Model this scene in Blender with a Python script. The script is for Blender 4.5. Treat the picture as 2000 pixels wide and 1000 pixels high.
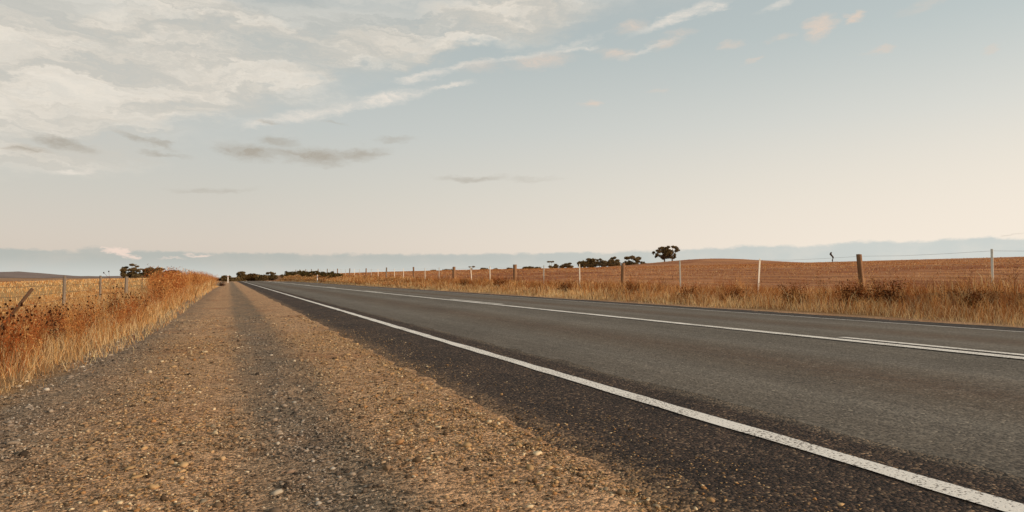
import bpy, math, random
import numpy as np
from mathutils import Vector

random.seed(7)
rng = np.random.default_rng(11)
S = bpy.context.scene
C = S.collection
for o in list(bpy.data.objects):
    bpy.data.objects.remove(o)

# ------------------------------------------------------------------ camera
EYE = 0.68                      # eye height above the road edge, metres
YAW = math.radians(22.53)       # the camera looks this far right of the road (+Y)
PITCH = math.radians(1.80)
F = 1333.0                      # focal length in pixels of the 2000 px wide photograph
cam_d = bpy.data.cameras.new('camera')
cam_d.sensor_width = 36.0
cam_d.lens = F / 2000 * 36
cam_d.clip_start = 0.05
cam_d.clip_end = 20000
cam = bpy.data.objects.new('camera', cam_d)
C.objects.link(cam)
cam.location = (0, 0, EYE)
cam.rotation_euler = (math.pi / 2 + PITCH, 0, -YAW)
S.camera = cam

# ------------------------------------------------------------------ node helpers
class NT:
    """small shorthand for building node trees"""
    def __init__(s, tree):
        s.t = tree; s.n = tree.nodes; s.l = tree.links
    def new(s, kind, **kw):
        n = s.n.new(kind)
        for k, v in kw.items():
            setattr(n, k, v)
        return n
    def put(s, sock, v):
        if hasattr(v, 'is_output'):
            s.l.new(v, sock)
        elif isinstance(v, (tuple, list)):
            if sock.type == 'RGBA' and len(v) == 3:
                v = (*v, 1)
            sock.default_value = v
        else:
            sock.default_value = v
    def math(s, op, a, b=0.0, c=None, clamp=False):
        n = s.new('ShaderNodeMath', operation=op, use_clamp=clamp)
        s.put(n.inputs[0], a); s.put(n.inputs[1], b)
        if c is not None: s.put(n.inputs[2], c)
        return n.outputs[0]
    def vmath(s, op, a, b=None):
        n = s.new('ShaderNodeVectorMath', operation=op)
        s.put(n.inputs[0], a)
        if b is not None: s.put(n.inputs[1], b)
        return n.outputs['Value'] if op == 'LENGTH' else n.outputs[0]
    def step(s, v, a, b, lo=0.0, hi=1.0, kind='SMOOTHSTEP'):
        n = s.new('ShaderNodeMapRange', interpolation_type=kind)
        s.put(n.inputs['Value'], v)
        n.inputs['From Min'].default_value = a; n.inputs['From Max'].default_value = b
        n.inputs['To Min'].default_value = lo; n.inputs['To Max'].default_value = hi
        return n.outputs[0]
    def mix(s, f, a, b, mode='MIX'):
        n = s.new('ShaderNodeMix', data_type='RGBA', blend_type=mode, clamp_factor=True)
        s.put(n.inputs[0], f); s.put(n.inputs[6], a); s.put(n.inputs[7], b)
        return n.outputs[2]
    def noise(s, vec, scale, detail=4, rough=0.55, dist=0.0, dims='3D'):
        n = s.new('ShaderNodeTexNoise', noise_dimensions=dims)
        if vec is not None: s.l.new(vec, n.inputs['Vector'])
        n.inputs['Scale'].default_value = scale
        n.inputs['Detail'].default_value = detail
        n.inputs['Roughness'].default_value = rough
        n.inputs['Distortion'].default_value = dist
        return n
    def mapping(s, vec, loc=(0, 0, 0), rot=(0, 0, 0), scale=(1, 1, 1), kind='POINT'):
        n = s.new('ShaderNodeMapping', vector_type=kind)
        s.l.new(vec, n.inputs['Vector'])
        n.inputs['Location'].default_value = loc
        n.inputs['Rotation'].default_value = rot
        n.inputs['Scale'].default_value = scale
        return n.outputs[0]
    def ramp(s, f, stops, interp='LINEAR'):
        n = s.new('ShaderNodeValToRGB')
        n.color_ramp.interpolation = interp
        e = n.color_ramp.elements
        while len(e) < len(stops): e.new(0.5)
        for i, (p, c) in enumerate(stops):
            e[i].position = p
            e[i].color = (*c, 1) if len(c) == 3 else c
        s.put(n.inputs[0], f)
        return n.outputs[0]
    def xyz(s, v):
        n = s.new('ShaderNodeSeparateXYZ'); s.l.new(v, n.inputs[0]); return n.outputs
    def combine(s, x, y, z=0.0):
        n = s.new('ShaderNodeCombineXYZ')
        s.put(n.inputs[0], x); s.put(n.inputs[1], y); s.put(n.inputs[2], z)
        return n.outputs[0]

def srgb(r, g, b):
    f = lambda c: (c / 255 / 12.92) if c <= 10 else ((c / 255 + 0.055) / 1.055) ** 2.4
    return (f(r), f(g), f(b))

# ------------------------------------------------------------------ sky and sun
SUN_AZ = math.radians(138)       # clockwise from the road direction +Y
SUN_EL = math.radians(15)

def sky_dir(px, py):
    """azimuth and elevation of a direction of view, from the photograph's pixels"""
    x, y = (px - 1000) / F, (500 - py) / F
    f = (math.cos(PITCH), math.sin(PITCH)); u = (-math.sin(PITCH), math.cos(PITCH))
    fw = f[0] + u[0] * y; up = f[1] + u[1] * y
    az = YAW + math.atan2(x, fw)
    return az, math.atan2(up, math.hypot(x, fw))

W = bpy.data.worlds.new('World'); S.world = W; W.use_nodes = True
w = NT(W.node_tree)
for n in list(w.n): w.n.remove(n)
gen = w.new('ShaderNodeTexCoord').outputs['Generated']
dx_, dy_, dz_ = w.xyz(gen)
AZ = w.math('ARCTAN2', dx_, dy_)
EL = w.math('ARCSINE', dz_)
UV = w.combine(AZ, EL)
nish = w.new('ShaderNodeTexSky', sky_type='NISHITA', sun_disc=False, sun_elevation=SUN_EL, sun_rotation=SUN_AZ,
             altitude=50, air_density=1.0, dust_density=2.5, ozone_density=1.0)
hs = w.new('ShaderNodeHueSaturation'); w.l.new(nish.outputs[0], hs.inputs['Color'])
hs.inputs['Saturation'].default_value = 0.45; hs.inputs['Value'].default_value = 1.0
# pale evening air: teal overhead, cream towards the horizon
K = 10.0   # the background runs at 0.1
up = w.step(EL, 0.0, 1.4, 0, 1, 'LINEAR')
def k(c, m=1.0): return tuple(v * K * m for v in c)
air = w.ramp(up, [(0.0, srgb(235, 221, 206)), (0.035, srgb(233, 221, 207)), (0.085, srgb(221, 217, 206)), (0.15, srgb(205, 210, 206)),
                  (0.23, srgb(189, 199, 198)), (0.32, srgb(177, 188, 190)), (1.0, srgb(150, 156, 174))])
airK = w.vmath('SCALE', air); airK.node.inputs['Scale'].default_value = K
sunward = w.math('COSINE', w.math('SUBTRACT', AZ, SUN_AZ))
glow = w.step(sunward, -1.0, 0.5, 0.86, 1.15, 'LINEAR')
airG = w.vmath('SCALE', airK); w.l.new(glow, airG.node.inputs['Scale'])
base = w.mix(0.14, airG, hs.outputs[0])
warm = w.math('MULTIPLY', w.step(sunward, -0.75, 0.45, 0.0, 1.0, 'LINEAR'), w.step(EL, 0.36, 0.0))
base = w.mix(warm, base, k(srgb(250, 238, 222)))

# --- high cloud: fibres lie along one direction, patches of it stand where the evening had them
warp1 = w.noise(w.mapping(UV, scale=(1, 2.2, 1)), 5.5, 6, 0.62)
warp2 = w.noise(w.mapping(UV, loc=(3, 1, 0), scale=(1, 2.6, 1)), 26, 5, 0.65)
wv = w.vmath('SUBTRACT', warp1.outputs['Color'], (0.5, 0.5, 0.5))
wv2 = w.vmath('SUBTRACT', warp2.outputs['Color'], (0.5, 0.5, 0.5))
s1 = w.vmath('MULTIPLY', wv, (0.24, 0.09, 0)); s2 = w.vmath('MULTIPLY', wv2, (0.065, 0.03, 0))
UVW = w.vmath('ADD', w.vmath('ADD', UV, s1), s2)
s1b = w.vmath('MULTIPLY', wv, (0.05, 0.02, 0)); s2b = w.vmath('MULTIPLY', wv2, (0.05, 0.022, 0))
UVS = w.vmath('ADD', w.vmath('ADD', UV, s1b), s2b)
def blob(vec, px, py, hl, ht, deg, strength, inner=0.15):
    """a patch of cloud: centre, half length, half thickness (in px of arc), tilt"""
    a, e = sky_dir(px, py)
    cs = math.cos(math.atan((px - 1000) / F)) ** 1.5
    m = w.mapping(vec, (a, e, 0), (0, 0, math.radians(deg)), (hl / F * cs, ht / F * cs, 1), 'TEXTURE')
    d = w.vmath('LENGTH', w.vmath('MULTIPLY', m, (1, 1, 0)))
    return w.step(d, 1.0, inner, 0, strength)
def union(vec, rows):
    acc = None
    for r in rows:
        b = blob(vec, *r)
        acc = b if acc is None else w.math('MAXIMUM', acc, b)
    return acc
sheet = union(UVW, [(40, 130, 520, 230, 8, 1.0, 0.35), (330, 110, 420, 150, -4, 1.0, 0.3), (260, 205, 400, 90, 13, 1.0, 0.3), (500, 160, 250, 46, 13, 0.95, 0.2),
                    (720, 85, 330, 66, 11, 1.0, 0.2), (1000, 20, 300, 66, 6, 1.0, 0.2), (420, 40, 480, 60, -8, 0.95, 0.2), (880, 80, 190, 34, 17, 0.95, 0.2),
                    (-300, 200, 420, 260, 0, 0.95, 0.3), (60, 300, 320, 66, 6, 0.9, 0.2), (600, -120, 1000, 130, -4, 0.95, 0.2)])
streak = union(UVS, [(690, 207, 230, 10, 13, 0.6, 0.1), (1000, 112, 250, 9, 11, 0.5, 0.1), (600, 222, 150, 15, 13, 0.9, 0.1), (760, 190, 135, 17, 12, 0.95, 0.1), (880, 166, 62, 8, 8, 0.9, 0.1), (505, 240, 45, 9, 22, 0.7, 0.1),
                     (825, 148, 75, 13, 14, 0.85, 0.1), (920, 128, 85, 9, 8, 0.6, 0.1), (1330, 32, 130, 14, 17, 0.95, 0.1), (1395, 14, 45, 11, 14, 0.7, 0.1),
                     (1110, 95, 75, 7, 7, 0.7, 0.1), (1270, 95, 80, 7, 14, 0.5, 0.1), (135, 336, 60, 9, 10, 0.8, 0.1), (1010, 110, 25, 6, 4, 0.7, 0.1), (1525, 5, 60, 10, 12, 0.55, 0.1)])
rosy = union(UVS, [(1050, 115, 85, 20, 6, 0.65, 0.1), (1200, 102, 62, 15, -8, 0.75, 0.1), (1235, 52, 45, 18, 10, 0.7, 0.1), (1305, 86, 42, 17, 5, 0.6, 0.1),
                   (1335, 65, 45, 10, 0, 0.45, 0.1), (1430, 88, 30, 12, 6, 0.55, 0.1), (1602, 55, 46, 27, 24, 1.0, 0.1), (1670, 36, 28, 15, 12, 1.0, 0.1),
                   (1520, 74, 45, 8, 8, 0.4, 0.1), (1722, 102, 34, 11, -4, 0.5, 0.1), (1928, 97, 26, 11, 10, 0.45, 0.1), (1152, 200, 32, 11, 4, 0.6, 0.1),
                   (1290, 175, 40, 8, 0, 0.3, 0.1), (1468, 120, 26, 8, 8, 0.4, 0.1), (940, 130, 60, 15, 6, 0.4, 0.1), (1800, 15, 60, 16, 10, 0.3, 0.1)])
grey = union(UVS, [(590, 300, 185, 15, 0, 0.7, 0.1), (130, 278, 72, 19, -10, 0.85, 0.1), (50, 290, 70, 14, 4, 0.8, 0.1), (270, 272, 62, 11, -10, 0.7, 0.1), (320, 300, 60, 9, -4, 0.6, 0.1), (300, 280, 60, 9, -10, 0.6, 0.1),
                   (480, 296, 82, 23, -4, 0.9, 0.1), (610, 305, 105, 24, -2, 0.9, 0.1), (700, 300, 80, 18, 8, 0.75, 0.1), (545, 275, 52, 16, 0, 0.7, 0.1), (740, 298, 36, 10, 8, 0.5, 0.1),
                   (775, 268, 55, 9, 6, 0.45, 0.1), (530, 238, 30, 7, 0, 0.5, 0.1), (420, 370, 110, 9, 4, 0.4, 0.1), (925, 346, 100, 9, 0, 0.5, 0.1), (650, 240, 36, 7, -10, 0.35, 0.1),
                   (1040, 350, 80, 7, 0, 0.25, 0.1), (1975, 459, 30, 4, 5, 0.4, 0.1)])
fib = w.noise(w.mapping(UVW, rot=(0, 0, math.radians(-9)), scale=(2.2, 13, 1)), 2.6, 8, 0.62, 0.6)
fib2 = w.noise(w.mapping(UVW, rot=(0, 0, math.radians(-14)), scale=(4, 12, 1)), 7.0, 6, 0.66, 0.3)
fibm = w.step(fib.outputs[0], 0.32, 0.58, 0.58, 1.0)
fine = w.step(fib2.outputs[0], 0.30, 0.68, 0.35, 1.0)
sheet = w.math('MULTIPLY', sheet, w.math('MULTIPLY', fibm, w.step(fib2.outputs[0], 0.2, 0.7, 0.75, 1.0)))
streak = w.math('MULTIPLY', streak, fine)
rosy = w.math('MULTIPLY', w.math('MULTIPLY', rosy, 1.25), fine)
grey = w.math('MULTIPLY', grey, w.step(fib2.outputs[0], 0.28, 0.62, 0.45, 1.0))
shade = w.step(fib.outputs[0], 0.40, 0.66, 0.0, 1.0)
veil = union(UVW, [(130, 90, 640, 270, 6, 0.62, 0.35), (560, 70, 520, 120, 8, 0.5, 0.3), (-350, 150, 520, 330, 0, 0.6, 0.3)])
sheet = w.math('MAXIMUM', sheet, w.math('MULTIPLY', veil, w.step(fib.outputs[0], 0.25, 0.55, 0.7, 1.0)))
sheet_c = w.mix(shade, k(srgb(209, 202, 190)), k(srgb(233, 225, 212)))
sky = w.mix(sheet, base, sheet_c)
sky = w.mix(rosy, sky, k(srgb(222, 205, 190)))
sky = w.mix(streak, sky, k(srgb(234, 225, 213)))
sky = w.mix(grey, sky, k(srgb(172, 164, 151)))
# --- a low bank of cloud along the whole horizon
lump = w.noise(w.combine(w.math('MULTIPLY', AZ, 9.0), w.math('MULTIPLY', EL, 16.0)), 1.6, 8, 0.6)
lump2 = w.noise(w.combine(w.math('MULTIPLY', AZ, 30.0), w.math('MULTIPLY', EL, 60.0), 4.0), 2.0, 5, 0.6)
top0 = w.step(AZ, 0.25, 1.05, 0.0335, 0.0470)
top = w.math('ADD', top0, w.math('ADD', w.math('MULTIPLY', w.math('SUBTRACT', lump.outputs[0], 0.5), 0.016), w.math('MULTIPLY', w.math('SUBTRACT', lump2.outputs[0], 0.5), 0.009)))
below = w.math('SUBTRACT', top, EL)
cumulus = union(UVS, [(195, 494, 70, 17, 4, 1.0, 0.35), (330, 500, 60, 9, 0, 0.9, 0.3), (120, 502, 90, 8, 0, 0.8, 0.3)])
bank = w.math('MAXIMUM', w.step(below, -0.0020, 0.0030), w.math('MULTIPLY', cumulus, 0.95))
bank_c = w.mix(w.step(AZ, 0.0, 1.0), k(srgb(180, 184, 178)), k(srgb(200, 206, 202)))
bank_c = w.mix(w.step(EL, 0.03, -0.002), bank_c, k(srgb(205, 209, 204)))
sky = w.mix(w.math('MULTIPLY', w.math('MULTIPLY', bank, 0.9), w.step(lump.outputs[0], 0.25, 0.6, 0.72, 1.0)), sky, bank_c)
lit = union(UVS, [(242, 491, 32, 10, -22, 0.95, 0.2), (262, 500, 20, 5, -15, 0.8, 0.2), (385, 499, 30, 5, -8, 0.85, 0.2), (335, 503, 30, 3, 0, 0.4, 0.2), (225, 483, 16, 4, -10, 0.7, 0.2)])
sky = w.mix(w.math('MULTIPLY', lit, 1.0), sky, k(srgb(240, 218, 203)))
bg = w.new('ShaderNodeBackground'); w.put(bg.inputs['Color'], sky); bg.inputs['Strength'].default_value = 0.1
out = w.new('ShaderNodeOutputWorld'); w.l.new(bg.outputs[0], out.inputs['Surface'])
W.cycles.sampling_method = 'MANUAL'; W.cycles.sample_map_resolution = 512

sun_d = bpy.data.lights.new('sun', 'SUN')
sun_d.energy = 3.3; sun_d.angle = math.radians(3.0); sun_d.color = (1.0, 0.785, 0.595)
sun = bpy.data.objects.new('sun', sun_d); C.objects.link(sun)
sd = Vector((math.sin(SUN_AZ) * math.cos(SUN_EL), math.cos(SUN_AZ) * math.cos(SUN_EL), math.sin(SUN_EL)))
sun.rotation_euler = sd.to_track_quat('Z', 'Y').to_euler()

S.view_settings.view_transform = 'Standard'; S.view_settings.look = 'None'
S.view_settings.gamma = 1.0; S.view_settings.exposure = 0.0
S.view_settings.use_curve_mapping = False
S.render.engine = 'CYCLES'
S.cycles.max_bounces = 4; S.cycles.diffuse_bounces = 2; S.cycles.transmission_bounces = 2; S.cycles.glossy_bounces = 2

# ------------------------------------------------------------------ the lie of the land
# X is metres right of the camera across the road, Y metres along it.
def smooth(v, a, b):
    t = np.clip((np.asarray(v, float) - a) / (b - a), 0, 1)
    return t * t * (3 - 2 * t)

def vnoise(x, y, seed=0):
    """value noise, 0..1"""
    x = np.asarray(x, float); y = np.asarray(y, float)
    xi = np.floor(x).astype(np.int64); yi = np.floor(y).astype(np.int64)
    fx = x - xi; fy = y - yi
    fx = fx * fx * (3 - 2 * fx); fy = fy * fy * (3 - 2 * fy)
    def h(a, b):
        n = (a * 374761393 + b * 668265263 + seed * 974634777) & 0xffffffff
        n = ((n ^ (n >> 13)) * 1274126177) & 0xffffffff
        return ((n ^ (n >> 16)) & 0xffff) / 65535.0
    return (h(xi, yi) * (1 - fx) + h(xi + 1, yi) * fx) * (1 - fy) + (h(xi, yi + 1) * (1 - fx) + h(xi + 1, yi + 1) * fx) * fy

def bend(Y):
    """how far the road has swung left at Y"""
    d = np.clip(np.asarray(Y, float) - 125, 0, None)
    d1 = np.minimum(d, 60)
    return -(d1 ** 2) / 400 - 12 * (1 - np.exp(-(d - d1) * 0.3 / 12))

def crest(Y):
    """the road drops away beyond the crest"""
    d = np.clip(np.asarray(Y, float) - 118, 0, None)
    d1 = np.minimum(d, 60)
    return -(d1 ** 2) / (2 * 4500) - (d - d1) * 60 / 4500 * (d - d1 < 150) - (150 * 60 / 4500) * (d - d1 >= 150)

RB = ([-80, 10, 55, 96, 137, 180, 300, 3000], [0.09, 0.10, 0.33, 0.70, 1.12, 1.4, 1.5, 1.5])
LB = ([-80, 41, 49, 58, 93, 160, 300, 3000], [-0.42, -0.42, -0.34, -0.2, 0.5, 0.6, -0.2, -0.4])
ROAD_L, SEAM, LINE_L, CENTRE, LINE_R, ROAD_R = 1.22, 2.45, 2.11, 5.6, 9.11, 10.2
FENCE_R, FENCE_L = 14.5, -5.0

def edge_left(Y):
    """where the gravel gives way to the left verge"""
    Y = np.asarray(Y, float)
    return -0.90 - 0.85 * np.exp(-np.clip(Y - 4.4, -3, 60) / 1.7) + 0.5 * smooth(Y, 40, 95)

def road_z(X):
    return 0.06 - 0.06 * np.abs(np.asarray(X, float) - CENTRE) / 3.5

HILL, SWALE, SLOPE = 2.7, -0.25, 0.0331
def terrain(X, Y):
    X = np.asarray(X, float); Y = np.asarray(Y, float)
    Xr = X - bend(Y)
    rb = np.interp(Y, *RB); lb = np.interp(Y, *LB)
    # left: gravel, verge, lower paddock
    z = -0.020 - 0.030 * smooth(Xr, 1.0, -0.9) + (0.009 * (vnoise(Xr * 3.3, Y * 1.3, 91) - 0.5) + 0.011 * (vnoise(Xr * 9, Y * 7, 92) - 0.5)) * (Y < 60)
    z = z - 0.012 * np.exp(-((Xr - 0.28) / 0.22) ** 2) * (Y < 110)
    vl = smooth(Xr, -1.0, -3.6)
    bank_l = 0.16 * np.exp(-((Xr + 2.6) / 1.1) ** 2) * smooth(Y, 12, 24)
    lz = lb + (-0.42 - lb) * smooth(X, -7, -40) + 0.06 * (vnoise(X / 6, Y / 6, 3) - 0.5)
    z = z * (1 - vl) + lz * vl + bank_l
    # road bed
    bed = -0.06
    onroad = smooth(Xr, 1.32, 1.6) * (1 - smooth(Xr, 9.7, 10.0))
    # right: verge, bank, rising paddock
    vr = smooth(X, 10.2, 14.3)
    rise = SLOPE * np.clip(X - 15, 0, None)
    ridge = 178.0
    rise = np.where(X > ridge - 40, SLOPE * (ridge - 55) + SLOPE * 40 * (1 - (1 - np.clip((X - ridge + 40) / 80, 0, 1)) ** 2) * 1.0, rise)
    rise = rise - 0.02 * np.clip(X - ridge - 60, 0, 200) - 0.002 * np.clip(X - ridge - 260, 0, None)
    ha, hb = (X - 184) * 0.627 + (Y - 229) * 0.779, (X - 184) * 0.779 - (Y - 229) * 0.627
    hill = HILL * np.exp(-((ha / 42) ** 2 + (hb / 29) ** 2))
    sa, sb = (X - 181) * 0.728 + (Y - 171) * 0.686, (X - 181) * 0.686 - (Y - 171) * 0.728
    swale = SWALE * np.exp(-((sa / 60) ** 2 + (sb / 20) ** 2))
    roll = 0.2 * (vnoise(X / 38, Y / 55, 5) - 0.5) * smooth(X, 20, 60)
    rz = rb - (rb - 0.5) * smooth(X, 35, 110) + rise + (hill + swale) * (X > 20) + roll + 0.10 * (vnoise(X / 1.7, Y / 1.7, 8) - 0.5)
    mound = 0.34 * np.exp(-(((X - 13.4) / 0.75) ** 2 + ((Y - 8.6) / 2.2) ** 2))
    zr = -0.03 * (1 - vr) + rz * vr + mound
    z = np.where(Xr > 10.1, zr, z)
    z = z * (1 - onroad) + bed * onroad
    near = smooth(Xr, -14, -6) * (1 - smooth(X, 10, 14))
    z = z + crest(Y) * near
    return z - 2.8 * smooth(Y, 168, 205) * (1 - smooth(X, 14, 24)) * smooth(Xr, -8, 3)

def T(x, y): return float(terrain(x, y))
def ground_at(px, z):
    """ground position seen at column px of the photograph, z metres in front of the camera"""
    r = (px - 1000) / F * z
    return z * math.sin(YAW) + r * math.cos(YAW), z * math.cos(YAW) - r * math.sin(YAW)
def height_at(py, z): return EYE + (542 - py) * z / F

# ------------------------------------------------------------------ mesh helpers
def mesh_from(name, verts, tris=None, quads=None, col=None, smooth_shade=False):
    me = bpy.data.meshes.new(name)
    verts = np.ascontiguousarray(verts, np.float32)
    lt = [] ; starts = []; tot = 0
    parts = []
    if quads is not None and len(quads):
        q = np.asarray(quads, np.int32); parts.append(q.ravel()); starts.append(np.arange(len(q), dtype=np.int32) * 4); tot = q.size
    if tris is not None and len(tris):
        t = np.asarray(tris, np.int32); parts.append(t.ravel()); starts.append(tot + np.arange(len(t), dtype=np.int32) * 3)
    loops = np.concatenate(parts); st = np.concatenate(starts)
    me.vertices.add(len(verts)); me.vertices.foreach_set('co', verts.ravel())
    me.loops.add(len(loops)); me.loops.foreach_set('vertex_index', loops)
    me.polygons.add(len(st)); me.polygons.foreach_set('loop_start', st)
    if smooth_shade: me.polygons.foreach_set('use_smooth', np.ones(len(st), bool))
    if col is not None:
        a = me.color_attributes.new('tone', 'FLOAT_COLOR', 'POINT')
        c4 = np.ones((len(verts), 4), np.float32); c4[:, :3] = col
        a.data.foreach_set('color', c4.ravel())
    me.update(calc_edges=True)
    return me

def obj(name, me, mat=None, parent=None, loc=None):
    o = bpy.data.objects.new(name, me); C.objects.link(o)
    if mat is not None:
        me.materials.clear(); me.materials.append(mat)
    if parent is not None: o.parent = parent
    if loc is not None: o.location = loc
    return o
def tag(o, label=None, cat=None, group=None, kind=None):
    if label: o['label'] = label
    if cat: o['category'] = cat
    if group: o['group'] = group
    if kind: o['kind'] = kind
    return o
def empty(name, loc, rz=0.0):
    o = bpy.data.objects.new(name, None); C.objects.link(o)
    o.location = loc; o.rotation_euler = (0, 0, rz); o.empty_display_size = 0.2
    return o

class MB:
    """collects pieces of ONE part"""
    def __init__(s): s.v = []; s.q = []; s.t = []; s.n = 0
    def add(s, v, q=(), t=()):
        s.v.append(np.asarray(v, float))
        if len(q): s.q.append(np.asarray(q) + s.n)
        if len(t): s.t.append(np.asarray(t) + s.n)
        s.n += len(v)
    def tube(s, pts, rad, sides=6, cap=True):
        pts = [Vector(p) for p in pts]
        if not hasattr(rad, '__len__'): rad = [rad] * len(pts)
        V = []; Q = []; Tt = []
        for i, p in enumerate(pts):
            d = (pts[min(i + 1, len(pts) - 1)] - pts[max(i - 1, 0)]).normalized()
            a = d.cross(Vector((0.31, 0.95, 0.05))).normalized(); b = d.cross(a)
            for j in range(sides):
                th = 2 * math.pi * j / sides
                V.append(p + (a * math.cos(th) + b * math.sin(th)) * rad[i])
        for i in range(len(pts) - 1):
            for j in range(sides):
                k2 = (j + 1) % sides
                Q.append((i * sides + j, i * sides + k2, (i + 1) * sides + k2, (i + 1) * sides + j))
        if cap:
            for i, rev in ((0, 1), (len(pts) - 1, 0)):
                V.append(pts[i]); c = len(V) - 1
                for j in range(sides):
                    t = (c, i * sides + j, i * sides + (j + 1) % sides)
                    Tt.append(t[::-1] if rev else t)
        s.add([tuple(v) for v in V], Q, Tt)
    def mesh(s, name, smooth_shade=False, col=None):
        return mesh_from(name, np.concatenate(s.v), np.concatenate(s.t) if s.t else None, np.concatenate(s.q) if s.q else None, col, smooth_shade)

def stamp(pv, faces, pos, rot, scl, tone=None):
    """many copies of a small prototype in one array; faces is (n,3) or (n,4)"""
    n, m = len(pos), len(pv)
    c, s_ = np.cos(rot)[:, None], np.sin(rot)[:, None]
    scl = np.asarray(scl, float)
    if scl.ndim == 1: scl = np.repeat(scl[:, None], 3, 1)
    x = pv[None, :, 0] * scl[:, 0:1]; y = pv[None, :, 1] * scl[:, 1:2]; z = pv[None, :, 2] * scl[:, 2:3]
    V = np.stack([x * c - y * s_ + pos[:, 0:1], x * s_ + y * c + pos[:, 1:2], z + pos[:, 2:3]], 2).reshape(-1, 3)
    Fc = (faces[None] + (np.arange(n) * m)[:, None, None]).reshape(-1, faces.shape[1])
    return V, Fc, (None if tone is None else np.repeat(tone, m, 0))

def blades(pos, h, wid, az, lean, yaw, tone, tiptone=1.12):
    """curved tapering grass blades: 5 vertices each"""
    n = len(pos)
    lx, ly = np.cos(az) * lean, np.sin(az) * lean
    wx, wy = np.cos(yaw) * wid * 0.5, np.sin(yaw) * wid * 0.5
    z0 = np.zeros(n)
    B = np.stack([wx, wy, z0], 1)
    mid = np.stack([lx * h * 0.3, ly * h * 0.3, h * 0.58], 1)
    tip = np.stack([lx * h, ly * h, h * (1 - 0.25 * lean ** 2)], 1)
    V = np.empty((n, 5, 3))
    V[:, 0] = pos - B; V[:, 1] = pos + B
    V[:, 2] = pos + mid - B * 0.75; V[:, 3] = pos + mid + B * 0.75
    V[:, 4] = pos + tip
    i = np.arange(n)[:, None] * 5
    Q = i + np.array([[0, 1, 3, 2]]); Tt = i + np.array([[2, 3, 4]])
    col = np.repeat(np.clip(tone, 0, 1)[:, None], 5, 1)
    return V.reshape(-1, 3), Q, Tt, col.reshape(-1, 3)

# ------------------------------------------------------------------ materials
def material(name):
    m = bpy.data.materials.new(name); m.use_nodes = True
    t = NT(m.node_tree)
    b = t.n['Principled BSDF']
    return m, t, b
def bump(t, b, h, strength, dist=0.01):
    n = t.new('ShaderNodeBump'); n.inputs['Strength'].default_value = strength; n.inputs['Distance'].default_value = dist
    t.l.new(h, n.inputs['Height']); t.l.new(n.outputs[0], b.inputs['Normal'])

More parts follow.
